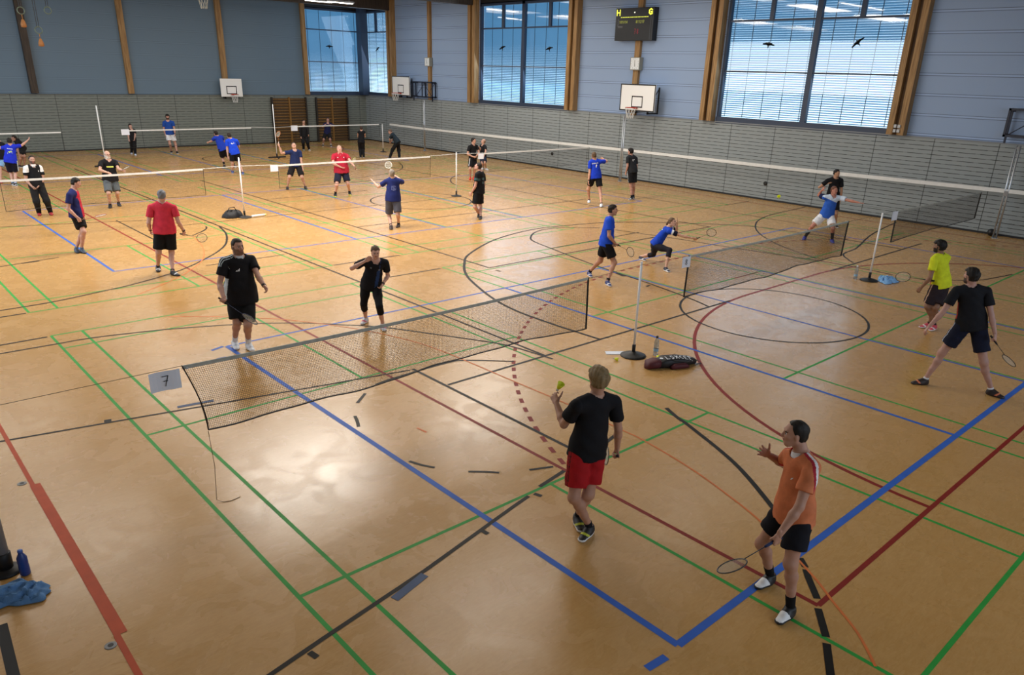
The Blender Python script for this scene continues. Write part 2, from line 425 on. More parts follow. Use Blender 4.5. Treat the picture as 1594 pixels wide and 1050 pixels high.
# black basketball lines and circles
K = .05
bk = [(K, [(.44, 3.42), (.44, 6.8)]), (.04, [(.4, 18.3), (.4, 21.5)]), (K, [(2.46, 5.97), (2.43, 20), (2.37, 34.2)]),
      (K, [(5.52, 11.02), (5.52, 19), (5.4, 28.4)]), (K, [(5.52, 11.02), (14.5, 11.05)]), (.045, [(8.2, 11.68), (11.9, 11.76)]),
      (K, [(.48, 5.97), (7.8, 5.97)]), (K, [(12.1, 5.96), (17.6, 5.96)]), (.045, [(5.5, 16.93), (15.2, 16.95)]),
      (.04, [(1.5, 19.8), (11.5, 19.85)]), (K, cat([(11.41, 12.87), (10.6, 13.49), (9.93, 13.64), (9.32, 13.48), (8.75, 13.05), (8.44, 12.61), (8.2, 11.67), (7.78, 9.8), (7.5, 7.9), (7.23, 6.58), (7.05, 6.0)])),
      (.045, arc(7.7, 4.97, 1.77, 0, 360, 72)), (.045, arc(9.85, 19.85, 1.75, 0, 360, 72)), (.045, arc(9.85, 34.9, 1.75, 0, 360, 60)),
      (.06, cat([(3.78, 6.0), (3.74, 6.65), (3.72, 7.25), (3.74, 8.11), (3.93, 9.01), (4.36, 10.16), (4.74, 10.92), (5.29, 11.66), (6.02, 12.39), (7.7, 13.36), (9.45, 13.82), (10.7, 13.73), (12.15, 13.4), (13.3, 12.74), (14.6, 11.62), (15.69, 10.31), (16.06, 8.91), (16.24, 7.6), (16.3, 6.0)])),
      (K, [(14.42, 24), (14.28, 16), (14.45, 11.05)]), (.04, [(17.4, 18.0), (17.45, 9.7)]),
      (K, cat([(11.59, 12.39), (11.78, 11.68), (12.06, 10.64), (12.38, 8.96), (12.9, 6.68), (13.02, 5.5), (12.99, 4.84)])),
      (.045, cat([(20.9, 11.35), (20.25, 11.28), (18.18, 11.14), (16.84, 10.8), (15.77, 10.26), (14.95, 9.65), (14.33, 9.0), (13.71, 8.14), (13.11, 6.86)])),
      (.045, cat([(20.61, 7.94), (17.84, 7.49), (15.64, 6.9), (15.13, 6.78), (14.24, 6.67), (13.7, 6.28), (13.46, 6.03)])),
      (.04, cat([(13.07, 4.5), (13.18, 4.21), (13.88, 3.56), (14.36, 3.29), (15.61, 3.03)])),
      (.04, [(-4.8, 7.87), (-3.31, 7.56), (-1.85, 7.25), (.38, 6.79)]),
      (K, cat([(-5.2, 13.7), (-3.76, 13.71), (-2.87, 13.77), (-2.0, 14.0), (-1.44, 14.16), (-.6, 14.55), (.06, 15.0), (.81, 15.72), (1.25, 16.22), (1.64, 16.8), (1.96, 17.49), (2.21, 18.2), (2.41, 19.1)])),
      (.045, cat([(-5.2, 11.2), (-4.19, 11.21), (-3.44, 11.19), (-2.89, 11.17), (-1.99, 10.95), (-1.65, 10.83), (-.89, 10.51), (-.31, 10.19), (.32, 9.71), (.66, 9.34), (.93, 9.08), (1.24, 8.68), (1.67, 7.93), (2.15, 7.06), (2.33, 6.59), (2.45, 5.79)])),
      (.045, cat([(2.11, 19.3), (2.02, 19.04), (1.77, 18.69), (1.37, 18.31)])),
      (.045, cat([(-.33, 6.62), (.01, 6.67), (.98, 6.69), (1.32, 6.59), (1.88, 6.09)])),
      (K, [(-5.2, 13.25), (-3.44, 13.27)]), (K, [(-5.2, 11.63), (-3.45, 11.65)]), (.045, [(-3.9, 17.15), (-1.95, 17.55)]), (.08, [(-2.74, 17.38), (-2.38, 17.42)]),
      (K, [(2.74, 13.3), (4.54, 13.28)]), (K, [(3.17, 11.64), (4.56, 11.63)]), (.04, [(.41, 14.9), (2.31, 14.92)]),
      (.045, [(-4.3, 2.24), (-3.47, 2.40), (-2.34, 2.6), (-.98, 2.9)]), (.045, [(-.98, 2.9), (-.72, 2.95)]), (.05, [(-.49, 3.02), (-.02, 3.1)]), (.05, [(.86, 3.26), (1.15, 3.34)]),
      (.05, [(-3.64, 2.33), (-3.62, 2.24)]), (.05, [(-1.53, 2.76), (-1.52, 2.68)]), (.05, [(-.64, 2.95), (-.61, 2.86)]), (.08, [(-3.66, 7.70), (-3.58, 7.68)]),
      (.04, [(-.32, 3.37), (-.05, 3.25)]), (.045, cat([(-.62, 6.44), (-.75, 6.33), (-.88, 6.22)])), (.045, cat([(-1.12, 5.88), (-1.18, 5.72), (-1.25, 5.57)])),
      (.04, cat([(-1.27, 4.41), (-1.21, 4.24), (-1.13, 4.1)])), (.04, cat([(-.89, 3.78), (-.75, 3.66), (-.63, 3.54)])),
      (.06, cat([(2.35, 3.45), (2.21, 3.15), (2.12, 2.89), (1.7, 1.94), (1.17, 1.14), (.9, .82)])),
      (.065, [(.53, .46), (.43, .35)]), (.065, [(.40, .33), (.31, .26), (.08, .05)]), (.065, [(-.04, -.02), (-.33, -.24)]), (.065, [(-.4, -.28), (-.71, -.47), (-.9, -.6)]),
      (.08, [(-5.37, 4.2), (-5.43, 3.2)]), (.05, [(5.5, 10.76), (5.51, 10.6)]), (.05, [(7.24, 7.73), (7.4, 7.76)]), (.09, [(7.6, 8.9), (7.53, 8.6)]),
      (.05, [(17.3, 22.2), (17.9, 22.3)]), (.045, cat([(15.5, 24.9), (14.39, 24.04), (13.58, 22.99), (13.24, 22.17)])),
      (.045, cat([(15.61, 29.8), (14.89, 28.47), (13.99, 27.38), (12.75, 26.58), (10.9, 26.02)])), (.045, [(14.26, 30.5), (14.33, 24.08)]),
      (.045, [(7.01, 32.13), (7.51, 29.7), (8.22, 27.1)]), (.045, [(18.6, 13.22), (20.2, 13.24)]), (.04, [(5.53, 22.8), (9.5, 22.85)]), (.04, [(-2.33, 22.14), (-.14, 21.54), (2.0, 20.72)])]
lines('basketball_lines', 'black basketball lines and circles', '14120f', .0022, bk)
# orange lines
lines('orange_lines', 'orange tape lines at the near left and across the courts', 'bb4a22', .0028,
      [(.045, [(-4.68, 8.9), (-4.69, 6.5)]), (.10, [(-4.67, 6.5), (-4.68, 3.48)]), (.05, [(-4.71, 3.48), (-4.72, 2.4)])])
lines('thin_orange_lines', 'thin orange arcs', 'd4743c', .0026,
      [(.025, cat([(1.33, 18.11), (1.15, 17.14), (.9, 16.29), (.54, 15.46), (.03, 14.75), (-.58, 14.09), (-1.54, 13.34)])),
       (.025, cat([(-1.53, 11.58), (-.9, 11.11), (-.25, 10.5), (.07, 10.14), (.7, 9.1), (1.08, 8.14), (1.26, 7.24), (1.33, 5.48), (1.36, 4.4), (1.33, 3.38), (1.32, 3.03), (1.18, 2.21), (.99, 1.55), (.78, 1.0), (.38, .27), (.15, -.06), (-.08, -.39), (-.35, -.66)])),
       (.03, [(-.69, 5.08), (-.67, 4.9)])])
lines('grey_tape', 'worn blue-grey tape patches', '4d5f80', .003,
      [(.07, [(-2.8, 7.57), (-2.35, 7.49)]), (.085, [(-2.78, 2.44), (-2.38, 2.55)])])
# brass floor sockets
for x, y in ((-4.77, 6.6), (-4.78, 3.39)):
    o = MB().lathe((0, 0, 0), [(.045, 0), (.045, .004), (.04, .006), (.0, .006)], 20).build('floor_socket', M_GREYM, loc=(x, y, .0001))
    tag(o, 'round metal floor socket cover ' + ('close to the bottom of the orange line' if y < 5 else 'left of the orange line near its upper end'), 'floor socket', 'metal floor sockets')
    MB().lathe((0, 0, .006), [(.022, 0), (.022, .001), (0, .001)], 12).build('keyhole', M_BLACK, o)
# ceiling lamps
M_LAMP = mat('lamp_glow', 'fff4e2', .5, emit=9)
for i, (x, y, p) in enumerate(LAMPS+[(14.6, 34.98, 0), (15.6, 34.64, 0)]):
    o = empty('ceiling_lamp', (x, y, 7.6 if p else 7.26))
    L_ = 1.5 if p else .75; hw = .28 if p else .1
    MB().box((-L_, -hw, -.02), (L_, hw, .3 if p else .06)).build('housing', M_DARK, o)
    t = MB()
    for s_ in ((-.14, .14) if p else (0,)): t.box((-L_+.05, s_-.05, -.05), (L_-.05, s_+.05, -.021))
    t.build('tube', M_LAMP, o)
    if not p: [MB().tube([(q_, 0, .06), (q_, 0, ZC-7.26)], .01, 6).build('hanger', M_DARK, o) for q_ in (-.5, .5)]
    tag(o, 'long fluorescent ceiling lamp in a dark housing under the roof' if p else ('glowing tube lamp at the top edge left of the corner window post' if x < 15 else 'glowing tube lamp at the top edge just right of its twin, by the corner window'), 'ceiling lamp', 'ceiling lamps' if p else None)

# ------------------------------------------------------------------ nets, posts and wall equipment
M_CORD = mat('net_cord', '241f1a', .8)
M_TAPEB = mat('black_tape', '0e0e0f', .7)
M_TAPEW = mat('white_tape', 'dfe3e4', .7, noise=.05)
M_TAPEG = mat('grey_tape', 'a9aea8', .8, noise=.15, nscale=20)
M_PAPER = mat('paper', 'e6eefc', .7)
M_INK = mat('ink', '22242a', .8)
def net(x0, x1, y, zt, zb, label, near=False, sag=.025, wav=.02, seed=0, pitch=.02, th=.0008, curl=0):
    """badminton net across X: knotted mesh, top tape, black side and bottom tapes"""
    rnd = random.Random(seed); ph = [rnd.uniform(0, 6.28) for _ in range(4)]
    W = x1-x0
    def top(x): q = (x-x0)/W; return zt - sag*4*q*(1-q)
    def bot(x): q = (x-x0)/W; return zb + wav*(math.sin(9*q+ph[0])+.6*math.sin(21*q+ph[1])+.25*math.sin(47*q+ph[2])) + .02*4*q*(1-q)
    def pos(q, s):   # q along 0..1, s from bottom 0 to top 1
        x = x0+W*q; z = bot(x)+(top(x)-bot(x))*s
        xx = x + curl*math.sin(PI*min(1, 1-s)*.5)*(1-q)**3*1.0
        return Vector((xx, y+.02*math.sin(7*q+ph[3])*(1-s), z))
    root = empty('badminton_net', (x0, y, 0))
    m = MB(); nv = int(W/pitch); nh = int((zt-zb)/pitch)
    off = Vector((x0, y, 0))
    def ribbon(pts, t):   # thin three-sided cord
        n0 = len(m.v); k = len(pts)
        for i, p in enumerate(pts):
            a = pts[max(0, i-1)]; b = pts[min(k-1, i+1)]; dr = (b-a).normalized()
            u = Vector((0, 1, 0)); v = dr.cross(u)
            for c_ in range(3):
                an = 2*PI*c_/3; m.v.append(tuple(p-off+u*t*math.cos(an)+v*t*math.sin(an)))
        for i in range(k-1):
            for c_ in range(3):
                a = n0+i*3+c_; b = n0+i*3+(c_+1) % 3
                m.f.append((a, b, b+3, a+3)); m.m.append(0)
    for i in range(nv+1): ribbon([pos(i/nv, s) for s in (0, .5, 1)], th)
    for j in range(1, nh): ribbon([pos(i/24, j/nh) for i in range(25)], th)
    m.build('mesh', M_CORD, root)
    t = MB(); N = 40
    for i in range(N):
        a = pos(i/N, 1)-off; b = pos((i+1)/N, 1)-off
        h = .035 if near else .05
        t.add([(a.x, a.y-.006, a.z), (b.x, b.y-.006, b.z), (b.x, b.y-.006, b.z-h), (a.x, a.y-.006, a.z-h),
               (a.x, a.y+.006, a.z), (b.x, b.y+.006, b.z), (b.x, b.y+.006, b.z-h), (a.x, a.y+.006, a.z-h)],
              [(0,1,2,3), (7,6,5,4), (0,4,5,1), (3,2,6,7)])
    t.build('top_tape', M_TAPEG if near else M_TAPEW, root)
    b_ = MB(); rr = .02 if near else .013
    b_.tube([pos(i/60, 0)-off for i in range(61)], rr, 6, ry=.006); b_.build('bottom_tape', M_TAPEB, root)
    for q in (0, 1):
        s_ = MB(); s_.tube([pos(q, k/10)-off for k in range(11)], rr*.9, 6, ry=.006); s_.build('side_tape', M_TAPEB, root)
    tag(root, label, 'net', 'badminton nets')
    return root
def rope(a, b, r, m, name='net_cord', label=None, sag=0, grp='net cords', cat_='cord'):
    pts = [Vector(a).lerp(Vector(b), i/12) - Vector((0, 0, sag*4*(i/12)*(1-i/12))) for i in range(13)]
    o = MB().tube([p-pts[0] for p in pts], r, 6).build(name, m, loc=pts[0]); tag(o, label, cat_, grp); return o
net(-3.46, 2.27, 4.98, 1.545, .80, 'large black badminton net nearest the viewer, with the number 7 sheet at its end', near=True, sag=.03, wav=.02, seed=3, th=.0016, curl=.16)
net(4.71, 10.36, 4.98, 1.54, .80, 'black badminton net in the middle of the near row, right of the racket bag', near=True, sag=.02, wav=.02, seed=4, th=.0016)
net(12.80, 18.35, 4.98, 1.53, .80, 'badminton net at the far right, close to the slotted wall', near=True, sag=.02, wav=.006, seed=5, pitch=.024, th=.0015)
net(-2.43, 2.44, 19.9, 1.50, .755, 'badminton net with white top tape at the left, in front of the grey-shorts player', sag=.015, wav=.006, seed=6, pitch=.03, th=.0010)
net(4.68, 10.30, 19.9, 1.48, .785, 'badminton net with white top tape crossing in front of the man in the red polo', sag=.0, wav=.008, seed=7, pitch=.03, th=.0010)
net(12.70, 18.40, 19.9, 1.48, .79, 'badminton net with white top tape behind the players by the window wall', sag=.0, wav=.004, seed=8, pitch=.04, th=.0016)
net(-2.9, 2.31, 35.0, 1.42, .66, 'far badminton net at the left edge of the hall', sag=.0, wav=.004, seed=9, pitch=.04, th=.0010)
net(4.95, 10.55, 35.0, 1.42, .68, 'far badminton net in front of the man in white shorts', sag=.0, wav=.004, seed=10, pitch=.04, th=.0010)
net(12.87, 17.81, 35.0, 1.43, .75, 'far badminton net in front of the wall bars', sag=.0, wav=.004, seed=11, pitch=.04, th=.0010)
# cords from the net ends to the posts
for a, b, lb in (((-5.14, 4.98, 1.55), (-3.46, 4.98, 1.545), 'thin cord tying the nearest net to the thick post at the left edge'),
             ((2.27, 4.98, 1.52), (3.55, 5.05, 1.53), 'thin cord tying the nearest net to the white pole with the bag'),
             ((3.55, 5.05, 1.53), (4.71, 4.98, 1.54), 'thin cord between the white pole with the bag and the middle net'),
             ((10.36, 4.98, 1.52), (11.84, 4.98, 1.52), 'thin cord from the middle near net to the pole with the towel'),
             ((11.84, 4.98, 1.52), (12.80, 4.98, 1.53), 'thin cord from the pole with the towel to the far right net')):
    rope(a, b, .0025, M_CORD, label=lb)
for a, b, lb in (((2.44, 19.9, 1.49), (3.56, 19.95, 1.50), 'white cord left of the pole with the black bag'), ((3.56, 19.95, 1.50), (4.68, 19.9, 1.48), 'white cord right of the pole with the black bag'),
             ((10.3, 19.9, 1.48), (11.5, 19.95, 1.5), 'white cord left of the pole in the middle row'), ((11.5, 19.95, 1.5), (12.7, 19.9, 1.48), 'white cord right of the pole in the middle row'),
             ((10.55, 35, 1.42), (11.5, 34.4, 1.42), 'white cord left of the tall pole by the wall bars'), ((11.5, 34.4, 1.42), (12.87, 35, 1.42), 'white cord right of the tall pole by the wall bars')):
    rope(a, b, .008, M_TAPEW, label=lb)
# side cord hanging from the lower corner of the nearest net
o = MB().tube([(0, 0, 0), (.01, -.02, -.4), (-.02, -.03, -.78), (.02, -.09, -.795), (.10, -.12, -.796), (.2, -.1, -.796)], .003, 6).build('loose_string', mat('brown_string', '6b4a2e', .8), loc=(-3.30, 4.98, .80))
tag(o, 'brown string hanging from the lower left corner of the nearest net to the floor', 'string')
e = MB().lathe((0, 0, 0), [(.012, -.002), (.012, .002), (.006, .002), (.006, -.002)], 12).build('eyelet', M_TAPEW, loc=(-3.42, 4.965, 1.515)); e.rotation_euler = (PI/2, 0, 0)
tag(e, 'small white eyelet in the upper corner of the nearest net', 'eyelet')

def glyph(mb, strokes, o, ux, uy, w_, nrm):
    """strokes: list of polylines in unit coords, drawn as thin raised bars on a plane"""
    o = Vector(o); ux = Vector(ux); uy = Vector(uy); nrm = Vector(nrm)
    for st in strokes:
        for a, b in zip(st, st[1:]):
            A = o+ux*a[0]+uy*a[1]; B = o+ux*b[0]+uy*b[1]; d_ = (B-A)
            if d_.length < 1e-6: continue
            d_ = d_.normalized(); s_ = d_.cross(nrm).normalized()*w_/2; e_ = d_*w_/2
            q = [A-e_-s_, B+e_-s_, B+e_+s_, A-e_+s_]
            mb.add([p+nrm*.0008 for p in q]+[p for p in q], [(0,1,2,3), (7,6,5,4), (0,4,5,1), (1,5,6,2), (2,6,7,3), (3,7,4,0)])
G7 = {'7': [[(0, 1), (.6, 1), (.25, 0)], [(.12, .5), (.5, .5)]],
      '8': [[(.3, .5), (.05, .75), (.3, 1), (.55, .75), (.3, .5), (.02, .25), (.3, 0), (.58, .25), (.3, .5)]],
      '9': [[(.55, .7), (.3, .5), (.05, .75), (.3, 1), (.55, .75), (.5, .3), (.2, 0)]],
      '4': [[(.45, 0), (.45, 1), (0, .35), (.6, .35)]], '5': [[(.55, 1), (.1, 1), (.08, .55), (.4, .6), (.55, .3), (.35, 0), (.05, .08)]],
      '6': [[(.5, 1), (.15, .5), (.08, .2), (.3, 0), (.55, .25), (.3, .5), (.1, .35)]],
      '1': [[(.1, .7), (.35, 1), (.35, 0)]], '2': [[(.05, .8), (.3, 1), (.55, .75), (.05, 0), (.6, 0)]], '3': [[(.05, 1), (.55, 1), (.25, .6), (.55, .3), (.3, 0), (.03, .12)]],
      'H': [[(0, 0), (0, 1)], [(.6, 0), (.6, 1)], [(0, .5), (.6, .5)]], 'G': [[(.6, .8), (.35, 1), (.05, .75), (.02, .3), (.3, 0), (.6, .15), (.6, .45), (.35, .45)]],
      '0': [[(.3, 0), (.02, .3), (.02, .7), (.3, 1), (.58, .7), (.58, .3), (.3, 0)]]}
def sheet(x0, x1, y, z0, z1, dig, label, far=False):
    r = empty('number_sheet', (x0, y, z0))
    W, H = x1-x0, z1-z0; m = MB(); n = 8
    for i in range(n):
        a, b = W*i/n, W*(i+1)/n; ya, yb = .012*math.sin(5*a/W), .012*math.sin(5*b/W)
        m.add([(a, ya, 0), (b, yb, 0), (b, yb, H), (a, ya, H), (a, ya+.001, 0), (b, yb+.001, 0), (b, yb+.001, H), (a, ya+.001, H)], [(0,1,2,3), (7,6,5,4), (0,4,5,1), (3,2,6,7)])
    m.build('paper', M_PAPER, r)
    if dig:
        g = MB(); glyph(g, G7[dig], (W*.42, -.004, H*.25), (H*.45, 0, 0), (0, 0, H*.5), .007 if not far else .012, (0, -1, 0)); g.build('digit', M_INK, r)
    tag(r, label, 'sign', 'number sheets on the nets')
sheet(-3.78, -3.5, 4.95, 1.345, 1.54, '7', 'white paper sheet with a handwritten 7 at the end of the nearest net')
sheet(4.49, 4.70, 4.95, 1.36, 1.54, '8', 'white paper number sheet at the left end of the middle near net')
sheet(12.5, 12.78, 4.95, 1.32, 1.53, '', 'white paper sheet at the left end of the far right net', True)
sheet(4.42, 4.66, 19.87, 1.30, 1.49, '', 'white paper sheet left of the net in front of the racket-up player', True)
sheet(12.42, 12.68, 19.87, 1.28, 1.47, '', 'white paper sheet in front of the two black-shirted men', True)
sheet(4.64, 4.97, 34.99, 1.22, 1.46, '', 'white paper sheet left of the far net by the woman in black', True)
sheet(12.6, 12.95, 34.95, 1.2, 1.46, '', 'white paper sheet in front of the wall bars', True)

def badminton_pole(x, y, h, label, base_r=.2, rr=.019, leg='disc', lean=(0, 0), top='white'):
    r = empty('badminton_pole', (x, y, 0))
    p = MB().tube([(0, 0, .14), (lean[0], lean[1], h)], rr, 14); p.build('pole', M_WHITE if top == 'white' else M_GREYM, r, smooth=True)
    MB().lathe((0, 0, 0), [(rr+.009, .02), (rr+.011, .19), (rr+.002, .2)], 14).build('sleeve', M_BLACK, r, smooth=True)
    if leg == 'disc': MB().lathe((0, 0, 0), [(base_r, 0), (base_r, .012), (base_r*.8, .03), (base_r*.25, .055), (.03, .075), (0, .08)], 32).build('base', M_BLACK, r, smooth=True)
    else: MB().box((-.45, -.05, 0), (.45, .05, .06)).box((-.06, -.2, 0), (.06, .2, .05)).build('base', M_BLACK, r, bevel=.01)
    MB().lathe((lean[0], lean[1], h), [(rr+.002, 0), (rr+.002, .012), (rr*.6, .02), (0, .02)], 14).build('cap', M_WHITE if top == 'white' else M_BLACK, r)
    tag(r, label, 'pole', 'badminton poles'); return r
badminton_pole(3.61, 5.09, 1.55, 'white badminton pole on a black disc base beside the sports bag', .21)
badminton_pole(11.95, 4.95, 1.54, 'white badminton pole beside the blue towel and water bottle', .2)
badminton_pole(3.56, 20.05, 1.72, 'white badminton pole with a black bag slumped over its foot', .2)
badminton_pole(11.52, 20.0, 1.53, 'white badminton pole on a small base left of the black-shirted man', .19)
badminton_pole(-5.2, 4.97, 1.62, 'thick grey net post cut off by the left edge of the photo', .13, rr=.055, top='grey')
badminton_pole(11.47, 34.4, 2.48, 'tall thin pole on a black cross foot in front of the left wall bars', leg='bar', rr=.022)
badminton_pole(3.66, 34.4, 2.46, 'tall thin pole rising behind the bald man in grey shorts', leg='bar', rr=.022)
badminton_pole(17.7, 34.5, 1.45, 'short white pole near the far corner', .18, rr=.018)
# aluminium volleyball posts along the window wall with the white band strung between them
def vpost(x, y, label):
    r = empty('volleyball_post', (x, y, 0))
    for s_ in (-.045, .045): MB().tube([(0, s_, 0), (0, s_, 2.7)], .026, 12).build('tube', M_STEEL, r, smooth=True)
    for a_, b_, n_ in (((-.03, -.03, .3), (.03, .03, .36), 'clamp'), ((-.03, -.03, 2.6), (.03, .03, 2.66), 'top_pulley'), ((-.04, -.05, 1.25), (.04, .05, 1.4), 'crank')): MB().box(a_, b_).build(n_, M_GREYM, r)
    MB().lathe((0, 0, 0), [(.1, 0), (.1, .01), (.07, .015)], 20).build('floor_collar', M_STEEL, r)
    tag(r, label, 'post', 'volleyball posts')
vpost(20.2, 34.1, 'aluminium volleyball post nearest the far corner'); vpost(20.2, 19.62, 'aluminium volleyball post below the middle backboard'); vpost(20.5, 4.95, 'aluminium volleyball post at the right edge of the photo')
r = empty('volleyball_net_band', (20.15, 4, 0))
m = MB(); pts = [(20.5, 3.0, 1.42), (20.5, 4.95, 1.40), (20.28, 12, 1.34), (20.2, 19.6, 1.32), (20.2, 27, 1.25), (20.2, 34.1, 1.19), (20.2, 37.6, 1.2)]
for a, b in zip(pts, pts[1:]):
    A = Vector(a)-Vector((20.15, 4, 0)); B = Vector(b)-Vector((20.15, 4, 0)); h = Vector((0, 0, .055)); t = Vector((.02, 0, 0))
    m.add([A-h-t, B-h-t, B+h-t, A+h-t, A-h, B-h, B+h, A+h], [(0,3,2,1), (4,5,6,7), (0,1,5,4), (3,7,6,2), (0,4,7,3), (1,2,6,5)])
m.build('band', M_TAPEW, r)
m = MB()
for a, b in zip(pts, pts[1:]):
    A = Vector(a)-Vector((20.15, 4, 0)); B = Vector(b)-Vector((20.15, 4, 0))
    m.tube([A-Vector((0, 0, .95)), B-Vector((0, 0, .95))], .003, 4)
m.build('lower_cord', M_CORD, r)
tag(r, 'long white net band strung low along the whole slotted window wall', 'net')
# black balls by the wall
for x, y, c_, lb in ((20.9, 5.15, '15171c', 'small dark ball lying by the foot of the right volleyball post'),):
    o = MB(); 
    bpy_pts = [(.11*math.sin(PI*i/10)+1e-5, .11-.11*math.cos(PI*i/10)) for i in range(11)]
    o.lathe((0, 0, 0), bpy_pts, 20); tag(o.build('ball', mat('ball', c_, .5), loc=(x-.12, y, 0), smooth=True), lb, 'ball')
for y, z, lb in ((13.15, .62, 'small round black socket in the slotted wall behind the yellow shuttlecock'), (24.7, .66, 'small round black socket in the slotted wall above the far net')):
    o = MB().lathe((0, 0, 0), [(.075, 0), (.075, .03), (.05, .045), (0, .045)], 18).build('wall_socket', M_BLACK, loc=(XW-.001, y, z)); o.rotation_euler = (0, -PI/2, 0)
    tag(o, lb, 'wall socket', 'black wall sockets')

# wall bars
def bars(x0, x1, label):
    r = empty('wall_bars', (x0, YE-.22, 0)); W = x1-x0
    for i, q in enumerate((0, .5, 1)):
        MB().box((W*q-.04, -.02 if q != .5 else -.01, 0), (W*q+.04, .12, 2.55)).build('upright', M_BARW if q == .5 else mat('dark_bar_post', '2c2620', .6), r)
    for k in range(15):
        MB().tube([(0, .03, .22+k*.158), (W, .03, .22+k*.158)], .02, 8).build('rung', M_BARW, r, smooth=True)
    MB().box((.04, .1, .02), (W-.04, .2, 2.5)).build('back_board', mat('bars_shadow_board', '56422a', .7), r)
    tag(r, label, 'wall bars', 'wooden wall bars')
bars(14.7, 16.83, 'wooden wall bars on the end wall, left set behind the racket-up player'); bars(17.5, 19.58, 'wooden wall bars on the end wall, right set nearer the corner')

# basketball boards
M_RIM = mat('rim_red', 'b2301f', .4)
def hoopnet(m, c, u, v, R0, H0):
    c, u, v = Vector(c), Vector(u), Vector(v)
    n = 10
    for k in range(n):
        for sgn in (1, -1):
            p = []
            for i in range(7):
                q = i/6; R = R0*(1-.45*q); a = 2*PI*(k+sgn*q*1.5)/n
                p.append(c+u*R*math.cos(a)+v*R*math.sin(a)+Vector((0, 0, -H0*q)))
            m.tube(p, .006, 4)
def backboard(c, face, w_, h_, label, small=False, rimside=0, drop=.9, arms=True, wallgap=.6, box=True, mark=(.59, .45), parent_only=False, black_edge=True):
    """c = bottom-centre of the board; face = unit vector the board faces"""
    f = Vector(face); s_ = Vector((0, 0, 1)).cross(f); r = empty('basketball_hoop', c)
    def slab(a, b, d0, d1, z0, z1, m=None):
        m = m or MB(); P_ = [s_*x+f*y+Vector((0, 0, z)) for z in (z0, z1) for x, y in ((a, d0), (b, d0), (b, d1), (a, d1))]
        return m.add(P_, [(0,3,2,1), (4,5,6,7), (0,1,5,4), (1,2,6,5), (2,3,7,6), (3,0,4,7)])
    slab(-w_/2, w_/2, -.03, 0, 0, h_).build('board', mat('board_white', 'eef2f4', .4), r)
    e = MB(); t = .05 if not small else .02
    if black_edge:
        for a, b, z0, z1 in ((-w_/2, w_/2, 0, t), (-w_/2, w_/2, h_-t, h_), (-w_/2, -w_/2+t, t, h_-t), (w_/2-t, w_/2, t, h_-t)): slab(a, b, .0005, .003, z0, z1, e)
    mw, mh = mark; z0 = h_*.14
    for a, b, y0, y1 in ((-mw/2, mw/2, 0, .045), (-mw/2, mw/2, mh-.045, mh), (-mw/2, -mw/2+.045, .045, mh-.045), (mw/2-.045, mw/2, .045, mh-.045)): slab(a, b, .0005, .003, z0+y0, z0+y1, e)
    e.build('marking', M_BLACK, r)
    R = .225 if not small else .2; cz = h_*.14; cc = f*(.15+R)+Vector((0, 0, cz))
    MB().tube([cc+f*R*math.cos(2*PI*k/24)+s_*R*math.sin(2*PI*k/24) for k in range(24)], .011, 8, closed=True).build('rim', M_RIM, r, smooth=True)
    slab(-.06, .06, 0, .17, cz-.05, cz+.01).build('rim_bracket', M_RIM, r)
    m = MB(); hoopnet(m, cc, f, s_, R, .42); m.build('hoop_net', mat('net_white', 'd8dcdc', .8), r)
    m = MB()
    for q in (-.3, .3):
        slab(w_*q-.03, w_*q+.03, -wallgap, -.03, -.1, -.04, m); slab(w_*q-.03, w_*q+.03, -.09, -.03, -.1, h_*.8, m)
        slab(w_*q-.025, w_*q+.025, -wallgap, -wallgap+.04, -.1, h_*.9, m)
        m.tube([s_*w_*q+f*(-wallgap+.02)+Vector((0, 0, h_*.85)), s_*w_*q-f*.06+Vector((0, 0, .1))], .02, 6)
    m.build('arm', M_DARK, r)
    tag(r, label, 'basketball hoop', 'basketball hoops')
    return r
backboard((20.30, 19.12, 2.9), (-1, 0, 0), 1.85, 1.06, 'large white basketball backboard with black border below the scoreboard', wallgap=.72)
backboard((20.60, 36.95, 2.82), (-1, 0, 0), 1.8, 1.06, 'white basketball backboard left of the folding frame near the corner', wallgap=.42)
backboard((12.33, 41.15, 2.58), (0, -1, 0), 1.2, .92, 'small white basketball backboard on the end wall', small=True, wallgap=.33, mark=(.58, .42), black_edge=False)
# folding steel frames
def frame(y0, y1, z0, z1, label, dep=.35):
    r = empty('folding_frame', (XW, y0, z0)); W, H = y1-y0, z1-z0; t = .04
    m = MB()
    for d0 in (-.08, -dep):
        m.box((d0-t, 0, 0), (d0, W, t*1.6)); m.box((d0-t, 0, H-t*1.6), (d0, W, H)); m.box((d0-t, 0, 0), (d0, t*1.6, H)); m.box((d0-t, W-t*1.6, 0), (d0, W, H)); m.box((d0-t, W/2-t/2, 0), (d0, W/2+t, H))
    m.build('frame', mat('frame_dark', '1c2436', .5), r)
    b = MB(); b.tube([(-.1, 0, H), (-.1, W/2, 0)], .015, 6); b.tube([(-.1, W/2, H), (-.1, W, 0)], .015, 6); b.tube([(-dep, 0, 0), (-dep, W/2, H)], .015, 6); b.build('brace', MATS['frame_dark'], r)
    m = MB()
    for yy in (.05, W-.1): m.box((-dep, yy, H-.1), (0, yy+.05, H-.04)); m.box((-dep, yy, -.18), (-dep+.05, yy+.05, .1)); m.box((-dep, yy, .02), (0, yy+.05, .08))
    m.build('strut', MATS['frame_dark'], r)
    tag(r, label, 'steel frame', 'folding steel frames')
frame(34.0, 35.95, 2.8, 3.64, 'dark folding steel frame beside the corner basketball backboard', .3)
frame(3.4, 5.5, 2.9, 3.70, 'dark steel frame cut off by the right edge of the photo', .3)

